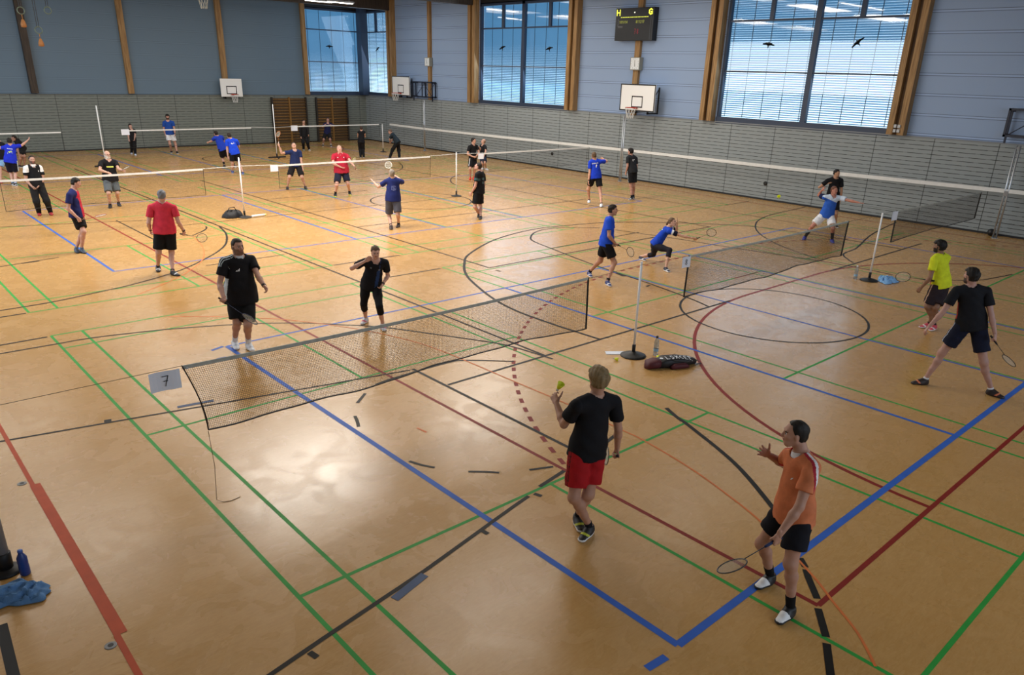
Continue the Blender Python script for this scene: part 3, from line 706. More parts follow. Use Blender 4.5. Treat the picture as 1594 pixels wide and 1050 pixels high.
# scoreboard and clocks
def scoreboard():
    r = empty('scoreboard', (XW, 18.98, 5.62)); W, H, D_ = 2.0, 1.24, .3
    MB().box((-D_, 0, 0), (0, W, H)).build('case', mat('score_case', '121317', .4), r, bevel=.01)
    f = -D_-.001
    # text reads from the hall: +Y is to the viewer's left
    y = MB(); ux = (0, -.26, 0); uz = (0, 0, .2)
    glyph(y, G7['H'], (f, W-.06, H-.27), ux, uz, .04, (-1, 0, 0)); glyph(y, G7['G'], (f, .25, H-.27), ux, uz, .04, (-1, 0, 0))
    y.build('team_letter', mat('score_yellow', 'e6ea4a', .5, emit=1.2), r)
    m = MB().box((f-.002, W/2-.03, H-.2), (f, W/2+.03, H-.16)); m.build('colon', mat('score_white', 'f4f4dc', .5, emit=1.2), r)
    rnd = random.Random(2); m = MB(); yy = W-.28
    while yy > .3:
        l_ = rnd.uniform(.02, .05); m.box((f-.001, yy-l_, H-.37), (f, yy, H-.335)); yy -= l_+rnd.uniform(.008, .03)
    m.build('caption', mat('score_green', 'c9d24a', .5, emit=.7), r)
    d_ = MB()
    for base in (W-.22, .9):
        for i in range(6 if base > 1 else 6):
            ch = '101014'[i] if base > 1 else '811217'[i]
            glyph(d_, G7[ch], (f, base-i*.075+ (-.0), H-.58), (0, -.07, 0), (0, 0, .1), .012, (-1, 0, 0))
    d_.build('digit_row', mat('score_olive', '9aa03c', .5, emit=.5), r)
    m = MB().box((f-.001, W-.4, H-.7), (f, W-.14, H-.69)).box((f-.001, W-.15, H-.7), (f, W-.14, H-.42)).box((f-.001, W-.4, H-.74), (f, W-.14, H-.73)); m.build('outline', mat('score_grey', '8a8d92', .5), r)
    m = MB()
    for i, ch in enumerate('78'): glyph(m, G7[ch], (f, .95-i*.14, H-.98), (0, -.11, 0), (0, 0, .18), .016, (-1, 0, 0))
    m.build('timer_digit', mat('score_red', '8a1c30', .5, emit=.35), r)
    MB().box((f-.004, .12, .02), (f, .14, H-.35)).box((f-.004, .03, .02), (f, .045, H-.35)).build('side_rail', mat('score_rail', '4a5058', .4), r)
    tag(r, 'black electronic scoreboard with yellow H and G high between the windows', 'scoreboard')
scoreboard()
def clock(y0, z0, s_, label):
    r = empty('wall_clock', (XW, y0, z0))
    MB().box((-.22, 0, 0), (0, s_, s_)).build('case', mat('clock_case', '8b8d84', .5), r, bevel=.008)
    MB().box((-.224, .03, .03), (-.221, s_-.03, s_-.03)).build('dial', mat('clock_dial', 'dfe8ee', .4), r)
    m = MB(); c_ = s_/2
    for k in range(12):
        a = 2*PI*k/12; R1 = s_*.36; R2 = s_*.42
        m.tube([(-.227, c_+R1*math.sin(a), c_+R1*math.cos(a)), (-.227, c_+R2*math.sin(a), c_+R2*math.cos(a))], .005, 4)
    m.build('hour_mark', M_INK, r)
    m = MB().tube([(-.23, c_, c_-.03), (-.23, c_+.01, c_+s_*.3)], .008, 4); m.build('minute_hand', M_INK, r)
    m = MB().tube([(-.229, c_, c_), (-.229, c_-.01, c_-s_*.22)], .011, 4); m.build('hour_hand', M_INK, r)
    tag(r, label, 'clock', 'square wall clocks')
clock(19.58, 4.49, .5, 'square wall clock on the timber post below the scoreboard'); clock(34.4, 4.44, .45, 'small square clock or speaker box above the folding frame near the corner')
# bird silhouettes on the panes
def bird(p, ax, rot, label):
    m = MB(); pr = [(0, -.16), (.03, -.04), (.1, .02), (.25, .06), (.3, 0), (.12, .1), (.03, .1), (0, .16), (-.03, .1), (-.12, .1), (-.3, .0), (-.25, .06), (-.1, .02), (-.03, -.04)]
    m.add([(x, 0, y) for x, y in pr]+[(x, .002, y) for x, y in pr], [tuple(range(14)), tuple(range(27, 13, -1))]+[(i, 14+i, 14+(i+1) % 14, (i+1) % 14) for i in range(14)])
    o = m.build('bird_sticker', M_DARK, loc=p); o.rotation_euler = (0, rot, PI/2 if ax == 1 else 0)
    o.scale = (.85, 1, .85)
    tag(o, label, 'bird sticker', 'black bird silhouettes on the windows')
gx = XW+.095
bird((gx, 13.91, 5.44), 1, -.1, 'black bird silhouette on the left pane of the large right window'); bird((gx, 10.58, 5.49), 1, .7, 'black tilted bird silhouette on the right pane of the large right window')
bird((gx, 28.65, 5.36), 1, .3, 'black bird silhouette on the left pane of the middle window'); bird((gx, 25.3, 5.32), 1, .2, 'black bird silhouette on the right pane of the middle window')
bird((gx, 40.1, 5.31), 1, .5, 'black bird silhouette on the narrow window right of the corner'); bird((18.75, YE+.095, 5.36), 0, 0, 'black bird silhouette on the corner window of the end wall')
# light switches / sockets by the window post
o = MB().box((XW-.33, 8.5, 2.80), (XW-.28, 8.58, 2.9)).box((XW-.33, 8.62, 2.80), (XW-.28, 8.7, 2.9)).box((XW-.33, 8.5, 2.94), (XW-.28, 8.58, 3.04)).box((XW-.33, 8.62, 2.94), (XW-.28, 8.7, 3.04)).build('socket_cluster', mat('socket_grey', 'b7bcc0', .5))
tag(o, 'cluster of small grey sockets at the foot of the right timber post', 'sockets')
# rings and ropes hanging from the roof at the left
def rings(x, y, z, label, ring=True, weight=True):
    r = empty('gym_rings', (x, y, ZC)); dz = z-ZC
    m = MB(); m.tube([(-.03, 0, 0), (-.03, 0, dz+.1)], .012, 6); m.tube([(.03, 0, 0), (.03, 0, dz+.1)], .012, 6); m.build('strap', M_BLACK, r)
    MB().tube([(.11*math.cos(2*PI*k/20), 0, dz+.11*math.sin(2*PI*k/20)) for k in range(20)], .016, 8, closed=True).build('ring', mat('ring_wood', '4c5a4c', .5), r, smooth=True)
    if weight:
        m = MB().tube([(0, 0, dz-.11), (0, 0, dz-.26)], .012, 6); m.lathe((0, 0, dz-.52), [(.03, 0), (.09, .02), (.085, .12), (.04, .24), (.01, .27)], 12); m.build('tassel', mat('leather_brown', '8a5a2c', .7), r, smooth=True)
    tag(r, label, 'gym rings', 'gym rings hanging from the roof')
rings(1.14, 30.0, 5.14, 'gym ring with brown tassel hanging lowest at the left', True, True)
rings(.72, 30.0, 5.72, 'gym ring with brown tassel beside the dark timber post', True, True)
rings(1.53, 30.0, 5.78, 'short pair of gym ring straps without tassel, at the top left', True, False)
# basketball goal folded up under the roof: only rim and net show
r = empty('roof_basketball_goal', (6.95, 30.0, 6.62))
MB().tube([(.2*math.cos(2*PI*k/24), .2*math.sin(2*PI*k/24), 0) for k in range(24)], .012, 8, closed=True).build('rim', M_RIM, r, smooth=True)
m = MB(); hoopnet(m, (0, 0, 0), (1, 0, 0), (0, 1, 0), .2, .42); m.build('hoop_net', mat('net_dim', '9a9c94', .8), r)
MB().box((-.06, -.06, 0), (.06, .06, .12)).box((-.04, .16, 0), (.04, .3, 1.27)).box((-.2, .18, 0), (.2, .24, .1)).build('hanger', M_RIM, r)
tag(r, 'red basketball rim with hanging net just below the roof at the top left', 'basketball hoop', 'basketball hoops')

# ------------------------------------------------------------------ things on the floor
def bottle(x, y, label, col, capc, h=.24, r_=.035, clear=False, rz=0):
    r = empty('water_bottle', (x, y, 0))
    if clear:
        m = mat('clear_plastic', 'c9d3d8', .12, spec=.6); 
        m.node_tree.nodes['Principled BSDF'].inputs['Transmission Weight'].default_value = .75
    else: m = mat('bottle_'+col, col, .35)
    MB().lathe((0, 0, 0), [(r_*.85, 0), (r_, .01), (r_, h*.35), (r_*.93, h*.42), (r_, h*.5), (r_*.98, h*.7), (r_*.5, h*.86), (r_*.4, h*.9), (r_*.4, h*.93)], 24).build('body', m, r, smooth=True)
    MB().lathe((0, 0, 0), [(r_*.5, h*.915), (r_*.5, h), (r_*.35, h*1.02), (0, h*1.02)], 18).build('cap', mat('cap_'+capc, capc, .4), r, smooth=True)
    if clear: MB().lathe((0, 0, 0), [(r_*1.01, h*.22), (r_*1.01, h*.36)], 24).build('label_band', mat('label_blue', '8fb8d8', .5), r)
    tag(r, label, 'bottle', 'water bottles'); return r
bottle(-5.08, 4.82, 'dark blue drinking bottle beside the grey post at the left edge', '1f3f86', '3c63b4', .25, .042)
bottle(3.93, 4.88, 'clear plastic water bottle with dark cap behind the sports bag', 'c9d3d8', '2b3440', .33, .042, True)
bottle(11.83, 5.22, 'clear water bottle with blue label left of the pole with the towel', 'c9d3d8', 'dfe8ee', .31, .042, True)
def cloth(x, y, w_, d_, h_, col, label, seed, rz=0, name='towel'):
    from mathutils import noise as nz
    n, k_ = 34, 72; vs_ = [(0, 0, h_*.7)]; fs = []
    for i in range(1, n+1):
        ro = i/n
        for k in range(k_):
            a = 2*PI*k/k_; R = 1+.13*math.sin(3*a+seed)+.10*math.sin(5*a+2*seed)+.05*math.sin(11*a+seed)
            x_, y_ = w_/2*R*ro*math.cos(a), d_/2*R*ro*math.sin(a)
            p = Vector((x_*5.5, y_*7.5, seed*3.1)); q = p+Vector((nz.noise(p*.8), nz.noise(p*.8+Vector((5, 2, 1))), 0))*1.3
            ridge = max(0, 1-abs(nz.noise(q*1.15))*2.6)**1.4; r2 = max(0, 1-abs(nz.noise(q*2.6+Vector((9, 1, 4))))*2.4)
            z = h_*((1-ro**3)*.30+(1-ro**8)*(.62*ridge+.22*r2))
            vs_.append((x_, y_, .006+z))
    for k in range(k_): fs.append((0, 1+k, 1+(k+1) % k_))
    for i in range(n-1):
        for k in range(k_): fs.append((1+i*k_+k, 1+(i+1)*k_+k, 1+(i+1)*k_+(k+1) % k_, 1+i*k_+(k+1) % k_))
    o = MB().add(vs_, fs).build(name, mat('towel_'+col, col, .9, noise=.15, nscale=18, bump=.4, bscale=90), smooth=True, loc=(x, y, 0)); o.rotation_euler = (0, 0, rz)
    sm = o.modifiers.new('thick', 'SOLIDIFY'); sm.thickness = .006; sm.offset = 1
    tag(o, label, 'towel', None); return o
cloth(-5.24, 4.54, .58, .34, .09, '5883b4', 'crumpled light blue towel on the floor at the left edge', 3, -.4)
cloth(12.27, 4.66, .66, .42, .09, '7fb2e6', 'light blue towel dropped at the foot of the white pole', 5, .3)
# racket bag
def bag():
    r = empty('racket_bag', (3.55, 4.5, 0), math.radians(-22)); 
    def loft(rings_, n=20):
        m = MB(); vs_ = []
        for (x, w_, h_, z0) in rings_:
            for k in range(n):
                a = 2*PI*k/n; c_, s_ = math.cos(a), math.sin(a)
                vs_.append((x, w_*math.copysign(abs(c_)**.7, c_), z0+h_/2+h_/2*math.copysign(abs(s_)**.7, s_)))
        N = len(rings_); fs = [(i*n+k, i*n+(k+1) % n, (i+1)*n+(k+1) % n, (i+1)*n+k) for i in range(N-1) for k in range(n)]
        fs += [tuple(range(n-1, -1, -1)), tuple((N-1)*n+k for k in range(n))]
        return m.add(vs_, fs)
    loft([(-.08, .05, .05, .02), (-.05, .11, .13, 0), (.08, .135, .17, 0), (.3, .13, .16, 0), (.5, .105, .13, 0), (.62, .07, .09, 0), (.66, .03, .04, .02)]).build('body', mat('bag_black', '16171d', .55, noise=.1, bump=.2, bscale=15), r, smooth=True)
    loft([(-.26, .04, .06, 0), (-.22, .1, .13, 0), (-.1, .12, .15, 0), (-.03, .11, .13, .01)]).build('end_pocket', mat('bag_maroon', '4e1420', .6, noise=.1), r, smooth=True)
    s_ = loft([(.12, .04, .05, 0), (.16, .06, .09, 0), (.38, .06, .08, 0), (.44, .03, .04, 0)]); o = s_.build('side_pocket', MATS['bag_maroon'], r, smooth=True); o.location = (0, -.14, 0)
    m = MB().tube([(.1, -.08, .16), (.2, -.15, .13), (.4, -.16, .1), (.55, -.08, .1)], .012, 6, ry=.005); m.tube([(.62, .03, .05), (.7, .0, .04), (.7, -.1, .02), (.6, -.12, .03)], .012, 6, ry=.005); m.build('strap', M_BLACK, r)
    g = MB()
    # white lettering along the top: large block characters
    L = {'G': G7['G'], 'C': [[(.6, .9), (.3, 1), (.02, .6), (.02, .3), (.3, 0), (.6, .1)]], 'E': [[(.6, 1), (0, 1), (0, 0), (.6, 0)], [(0, .5), (.5, .5)]],
         'L': [[(0, 1), (0, 0), (.6, 0)]], 'S': [[(.6, .9), (.3, 1), (.05, .75), (.55, .3), (.3, 0), (0, .1)]], '7': G7['7']}
    RG = [(-.05, .11, .13), (.08, .135, .17), (.3, .13, .16), (.5, .105, .13), (.62, .07, .09)]
    def ztop(x, y):
        for (xa, wa, ha), (xb, wb, hb_) in zip(RG, RG[1:]):
            if xa <= x <= xb:
                t = (x-xa)/(xb-xa); w_ = wa+(wb-wa)*t; h_ = ha+(hb_-ha)*t
                c_ = min(.98, abs(y)/w_)**(1/.7); return h_/2+h_/2*(1-c_*c_)**.35+.002
        return .1
    L['X'] = [[(0, 0), (.6, 1)], [(0, 1), (.6, 0)]]; L['5'] = G7['5']
    x_ = .07
    for ch in 'L5XCEE':
        for st in L[ch]:
            p_ = []
            for (a0, b0), (a1, b1) in zip(st, st[1:]):
                for q in range(5): p_.append((a0+(a1-a0)*q/4, b0+(b1-b0)*q/4))
            g.tube([(x_+a_*.085, -.095+b_*.085, ztop(x_+a_*.085, -.095+b_*.085)) for a_, b_ in p_], .0075, 6, ry=.003)
        x_ += .083
    g.build('lettering', mat('bag_white', 'e8ecf2', .5), r)
    m = MB().lathe((.0, -.03, .150), [(.028, 0), (.028, .006), (0, .006)], 18); m.build('round_logo', MATS['bag_white'], r)
    tag(r, 'black and maroon racket bag with white lettering lying beside the nearest white pole', 'sports bag')
bag()
o = MB().box((-.2, -.07, 0), (.2, .07, .008)).build('paper_card', M_PAPER, loc=(3.5, 5.33, 0)); o.rotation_euler = (0, 0, math.radians(-38)); tag(o, 'white card lying under the base of the pole by the racket bag', 'card')
def slump(x, y, label):
    rnd = random.Random(8); r = empty('holdall', (x, y, 0)); m = MB(); n = 22; vs_ = []
    for i in range(12):
        for k in range(n):
            th = PI*i/11*.5; a = 2*PI*k/n; R = .26*(math.cos(th)**.6)*(1+.12*math.sin(3*a+1)+.08*math.sin(7*a)); vs_.append((R*1.15*math.cos(a), R*.75*math.sin(a), .2*math.sin(th)*(1+.15*math.sin(4*a))))
    m.add(vs_, [(i*n+k, i*n+(k+1) % n, (i+1)*n+(k+1) % n, (i+1)*n+k) for i in range(11) for k in range(n)]+[tuple(range(n-1, -1, -1))]).build('body', mat('holdall_black', '15171c', .6, noise=.1, bump=.3, bscale=12), r, smooth=True)
    MB().tube([(-.2, -.05, .12), (-.1, -.08, .3), (.05, -.08, .31), (.15, -.05, .12)], .012, 6).build('handle', M_BLACK, r, smooth=True)
    tag(r, label, 'bag')
slump(3.27, 20.25, 'black holdall heaped over the foot of the white pole in the middle row')
def tube_(x, y, rz, label):
    r = empty('shuttlecock_tube', (x, y, .034), rz)
    MB().tube([(-.22, 0, 0), (.2, 0, 0)], .034, 18).build('tube', mat('tube_white', 'e9edf0', .4), r, smooth=True)
    MB().tube([(.2, 0, 0), (.24, 0, 0)], .036, 18).build('lid', mat('lid_yellow', 'e4e690', .5), r, smooth=True)
    tag(r, label, 'tube')
tube_(3.95, 19.95, .1, 'white shuttlecock tube with yellow end beside the black holdall')
def shuttle(x, y, z, rot, label, col='e6f02c', s_=1.0):
    r = empty('shuttlecock', (x, y, z)); r.rotation_euler = rot; r.scale = (s_, s_, s_)
    MB().lathe((0, 0, 0), [(.0, 0), (.008, .001), (.0125, .008), (.013, .022), (.011, .025)], 16).build('cork', mat('cork_white', 'e8e4d6', .5), r, smooth=True)
    MB().lathe((0, 0, 0), [(.012, .024), (.022, .05), (.033, .085), (.0325, .085), (.021, .05), (.011, .024)], 18).build('skirt', mat('shuttle_'+col, col, .5, emit=0), r, smooth=True)
    tag(r, label, 'shuttlecock', 'yellow shuttlecocks'); return r
shuttle(3.19, 5.16, .033, (math.radians(100), 0, .6), 'yellow shuttlecock lying on the floor left of the racket bag')
shuttle(3.78, 4.72, .033, (math.radians(100), 0, 2.1), 'yellow shuttlecock lying behind the racket bag by the bottle')
shuttle(15.2, 9.3, 1.05, (math.radians(60), 0, -1.2), 'yellow shuttlecock in flight in front of the slotted wall', s_=1.5)

# ------------------------------------------------------------------ people: bodies grown as one smooth surface
# from a distance field over a small voxel grid, one field per body / garment
F32 = np.float32
def V(*a): return np.array(a, float)
def nrm(v): v = np.asarray(v, float); return v/(np.linalg.norm(v)+1e-12)
class Field:
    def __init__(s, h): s.h = h; s.p = []
    # primitives: (fn, lo, hi, k)
    def cone(s, a, b, ra, rb, front=None, fa=1.0, fb=None, k=.03, cut=None):
        """rounded cone; fa/fb squash it along 'front'; cut=(t0,t1) trims it flat at fractions of its length"""
        a = V(*a); b = V(*b); fb = fa if fb is None else fb; ab = b-a; L = np.linalg.norm(ab)+1e-9; w_ = ab/L
        if front is None: front = V(1, 0, 0) if abs(w_[0]) < .8 else V(0, 1, 0)
        v = nrm(front-w_*(front@w_)); u = np.cross(w_, v)
        def fn(X, Y, Z):
            px, py, pz = X-a[0], Y-a[1], Z-a[2]
            q = px*w_[0]+py*w_[1]+pz*w_[2]; t = np.clip(q/L, 0, 1)
            cx, cy, cz = px-ab[0]*t, py-ab[1]*t, pz-ab[2]*t
            if ra == rb and fa == fb == 1.0:
                d_ = np.sqrt(cx*cx+cy*cy+cz*cz)-ra
            else:
                r = ra+(rb-ra)*t; f = fa+(fb-fa)*t
                du = (cx*u[0]+cy*u[1]+cz*u[2]); dv = (cx*v[0]+cy*v[1]+cz*v[2])/f; dw = (cx*w_[0]+cy*w_[1]+cz*w_[2])
                d_ = (np.sqrt(du*du+dv*dv+dw*dw)-r)*np.minimum(1, .5+.5*f)
            if cut:
                if cut[0] is not None: d_ = np.maximum(d_, cut[0]*L-q)
                if cut[1] is not None: d_ = np.maximum(d_, q-cut[1]*L)
            return d_
        R = max(ra, rb); s.p.append((fn, np.minimum(a, b)-R, np.maximum(a, b)+R, k)); return s
    def ell(s, c, ax, r, k=.02, sub=False, cut=None):
        """ellipsoid, ax = 3 unit vectors, r = 3 radii"""
        c = V(*c); A = [nrm(x) for x in ax]; m = min(r)
        def fn(X, Y, Z):
            px, py, pz = X-c[0], Y-c[1], Z-c[2]; q = 0
            for e, rr in zip(A, r): t = (px*e[0]+py*e[1]+pz*e[2])/rr; q = q+t*t
            d_ = (np.sqrt(q)-1)*m
            if cut: d_ = np.maximum(d_, (X-cut[0][0])*cut[1][0]+(Y-cut[0][1])*cut[1][1]+(Z-cut[0][2])*cut[1][2])
            return d_
        R = max(r); s.p.append((fn, c-R, c+R, -k if sub else k)); return s
    def mesh(s, post=None, pad=2):
        h = s.h; base = [p for p in s.p if p[3] > 0]
        lo = np.min([p[1] for p in base], 0)-h*(pad+1)-.01; hi = np.max([p[2] for p in base], 0)+h*(pad+1)+.01
        n = np.ceil((hi-lo)/h).astype(int)+1
        ax = [(lo[i]+h*np.arange(n[i])).astype(F32) for i in range(3)]
        F = np.full(n, .1, F32)
        for fn, l, u, k in s.p:
            kk = abs(k); i0 = np.maximum(0, np.floor((l-lo-kk-2*h)/h).astype(int)); i1 = np.minimum(n, np.ceil((u-lo+kk+2*h)/h).astype(int)+1)
            if (i1 <= i0).any(): continue
            sl_ = tuple(slice(a, b) for a, b in zip(i0, i1))
            d_ = fn(ax[0][sl_[0]][:, None, None], ax[1][sl_[1]][None, :, None], ax[2][sl_[2]][None, None, :]).astype(F32)
            B = F[sl_]
            if k > 0:
                e = np.maximum(kk-np.abs(B-d_), 0)/kk; F[sl_] = np.minimum(B, d_)-e*e*kk*.25
            else:
                d_ = -d_; e = np.maximum(kk-np.abs(B-d_), 0)/kk; F[sl_] = np.maximum(B, d_)+e*e*kk*.25
        if post is not None:
            F = post(F, ax[0][:, None, None], ax[1][None, :, None], ax[2][None, None, :])
        return surface_net(F, lo, h)
def surface_net(F, lo, h):
    S = F < 0; nx, ny, nz = F.shape
    def cr(a, b): return a != b
    c = [F[i:nx-1+i, j:ny-1+j, k:nz-1+k] for i in (0, 1) for j in (0, 1) for k in (0, 1)]
    s = [x < 0 for x in c]
    cnt = sum(x.astype(np.int8) for x in s); act = (cnt > 0) & (cnt < 8)
    idx = np.argwhere(act)
    if len(idx) == 0: return np.zeros((0, 3)), np.zeros((0, 4), int)
    vals = np.stack([x[act] for x in c], 1)
    offs = np.array([(i, j, k) for i in (0, 1) for j in (0, 1) for k in (0, 1)], float)
    acc = np.zeros((len(idx), 3)); num = np.zeros(len(idx))
    for a in range(8):
        for b in range(a+1, 8):
            if np.abs(offs[a]-offs[b]).sum() != 1: continue
            va, vb = vals[:, a], vals[:, b]; m = (va < 0) != (vb < 0)
            t = np.where(m, va/(va-vb+1e-20), 0); p = offs[a]+(offs[b]-offs[a])*t[:, None]
            acc[m] += p[m]; num[m] += 1
    P_ = lo+h*(idx+acc/num[:, None])
    vid = -np.ones(act.shape, np.int64); vid[act] = np.arange(len(idx))
    Q = []
    for ax_ in range(3):
        a, b = [(1, 2), (2, 0), (0, 1)][ax_]
        sl0 = [slice(1, -1)]*3; sl1 = [slice(1, -1)]*3; sl0[ax_] = slice(0, -1); sl1[ax_] = slice(1, None)
        s0 = S[tuple(sl0)]; s1 = S[tuple(sl1)]; e = np.argwhere(s0 != s1)
        if not len(e): continue
        flip = s0[tuple(e.T)]
        base = e.copy(); 
        for q in range(3):
            if q != ax_: base[:, q] += 1
        def vi(da, db):
            t = base.copy(); t[:, a] -= da; t[:, b] -= db; return vid[tuple(t.T)]
        q4 = np.stack([vi(1, 1), vi(0, 1), vi(0, 0), vi(1, 0)], 1)
        q4[~flip] = q4[~flip][:, ::-1]
        Q.append(q4)
    Q = np.concatenate(Q); Q = Q[(Q >= 0).all(1)]
    return P_, Q
def relax(P_, Q, it=2, lam=.5):
    if len(P_) == 0: return P_
    for _ in range(it):
        acc = np.zeros_like(P_); n = np.zeros(len(P_))
        for a, b in ((0, 1), (1, 2), (2, 3), (3, 0)):
            np.add.at(acc, Q[:, a], P_[Q[:, b]]); np.add.at(acc, Q[:, b], P_[Q[:, a]])
            np.add.at(n, Q[:, a], 1); np.add.at(n, Q[:, b], 1)
        P_ = P_*(1-lam)+acc/np.maximum(n, 1)[:, None]*lam
    return P_
def nmesh(name, parts, mats, parent, org, paintf=None):
    """parts: list of (verts, quads, material index)"""
    vs_ = []; fs = []; ms = []; n = 0
    for P_, Q, mi in parts:
        if len(P_) == 0: continue
        vs_.append(P_-org); fs.append(Q+n); 
        m = np.full(len(Q), mi, int)
        if paintf is not None and mi == 0:
            c = P_[Q].mean(1); m = paintf(c)
        ms.append(m); n += len(P_)
    if not vs_: return None
    vs_ = np.concatenate(vs_); fs = np.concatenate(fs); ms = np.concatenate(ms)
    me = bpy.data.meshes.new(name); me.vertices.add(len(vs_)); me.vertices.foreach_set('co', vs_.astype(F32).ravel())
    me.loops.add(len(fs)*4); me.loops.foreach_set('vertex_index', fs.astype(np.int32).ravel())
    me.polygons.add(len(fs)); me.polygons.foreach_set('loop_start', (np.arange(len(fs))*4).astype(np.int32)); me.polygons.foreach_set('loop_total', np.full(len(fs), 4, np.int32))
    for m in mats: me.materials.append(m)
    me.polygons.foreach_set('material_index', ms.astype(np.int32)); me.polygons.foreach_set('use_smooth', np.ones(len(fs), bool))
    me.update(calc_edges=True); me.validate()
    o = bpy.data.objects.new(name, me); COL.objects.link(o); o.parent = parent
    return o
AUX = {}
def skin(col):
    m = mat('skin_'+col, col, .5, noise=.06, nscale=20, spec=.35)
    m.node_tree.nodes['Principled BSDF'].inputs['Subsurface Weight'].default_value = .0
    return m
def hand_parts(W, D, N, T, s, mode, h):
    """W wrist, D finger direction, N palm normal, T thumb side"""
    D = nrm(D); T = nrm(T-D*(T@D)); Nn = np.cross(D, T) if np.cross(D, T)@N > 0 else -np.cross(D, T)
    def L(x, y, z): return W+D*x*s+T*y*s+Nn*z*s
    f = Field(h)
    mr = max(.0088*s, h*.95)
    f.cone(L(-.03, 0, 0), L(.012, 0, 0), .026*s, .027*s, Nn, .78, .62, k=.012)
    f.cone(L(.02, .012, 0), L(.078, .020, 0), .024*s, .022*s, Nn, .55, .5, k=.012)
    f.cone(L(.02, -.012, 0), L(.076, -.020, 0), .023*s, .020*s, Nn, .55, .5, k=.012)
    f.cone(L(.012, .02, .006), L(.035, .034, .01), .018*s, .014*s, k=.012)
    cv = {'relax': (22, 32, 22), 'grip': (68, 88, 50), 'open': (4, 10, 8), 'claw': (18, 42, 30)}[mode]
    for i, (y, ln, x0) in enumerate(((.030, .072, .080), (.010, .080, .086), (-.010, .074, .084), (-.029, .058, .076))):
        p = L(x0-.008, y, .0); an = 0; sp = {'relax': .05, 'grip': 0, 'open': .22, 'claw': .2}[mode]*(1.5-i)*.66
        if mode == 'relax': cvi = [c_*(.8+.18*i) for c_ in cv]
        else: cvi = cv
        for j, fr in enumerate((.46, .30, .24)):
            an += math.radians(cvi[j]); dx = math.cos(an); dz = math.sin(an)
            dirv = D*dx*math.cos(sp)+T*math.sin(sp)*max(0, dx)+Nn*dz
            q = p+nrm(dirv)*ln*fr*s
            f.cone(p, q, mr*(1.02-.08*j), mr*(.96-.08*j), k=.004); p = q
    if mode == 'grip': pts = [L(.022, .030, .012), L(.052, .040, .034), L(.074, .022, .044), L(.086, .004, .040)]
    elif mode in ('open', 'claw'): pts = [L(.022, .030, .006), L(.048, .060, .016), L(.070, .080, .022), L(.086, .092, .026)]
    else: pts = [L(.022, .028, .008), L(.052, .046, .018), L(.078, .052, .024), L(.097, .050, .030)]
    for j in range(3): f.cone(pts[j], pts[j+1], mr*(1.3-.15*j), mr*(1.12-.12*j), k=.006)
    return f.mesh()
def racket(name_pos, dirv, nor, label, grip='1a1a1e', framec='1b1d22', L=.675):
    """racket held at name_pos (point of the grip), head towards dirv, string plane normal nor"""
    dv = Vector(nrm(dirv)); nn = Vector(nor); nn = (nn-dv*nn.dot(dv)).normalized(); sv = dv.cross(nn)
    r = empty('badminton_racket', name_pos)
    M = Matrix(((sv.x, dv.x, nn.x), (sv.y, dv.y, nn.y), (sv.z, dv.z, nn.z))).to_4x4(); r.matrix_world = Matrix.Translation(Vector(name_pos)) @ M
    y0 = -.07
    MB().tube([(0, y0, 0), (0, y0+.01, 0), (0, y0+.15, 0), (0, y0+.185, 0)], [.0155, .0145, .0125, .010], 10).build('grip', mat('grip_'+grip, grip, .8), r, smooth=True)
    MB().tube([(0, y0+.18, 0), (0, y0+.42, 0)], .0042, 8).build('shaft', mat('frame_'+framec, framec, .3), r, smooth=True)
    cy = y0+.42+.128
    MB().tube([(.098*math.sin(2*PI*k/36), cy-.128*math.cos(2*PI*k/36), 0) for k in range(36)], .0062, 8, closed=True, ry=.005).build('frame', MATS['frame_'+framec], r, smooth=True)
    m = MB()
    for i in range(-8, 9):
        x = i*.0112; q = .126*math.sqrt(max(0, 1-(x/.096)**2)); 
        if q > .01: m.tube([(x, cy-q, 0), (x, cy+q, 0)], .0008, 3)
    for i in range(-10, 11):
        y = i*.0118; q = .096*math.sqrt(max(0, 1-(y/.126)**2))
        if q > .01: m.tube([(-q, cy+y, 0), (q, cy+y, 0)], .0008, 3)
    m.build('strings', mat('string_white', 'd8dad0', .5), r)
    tag(r, label, 'badminton racket', 'badminton rackets'); return r

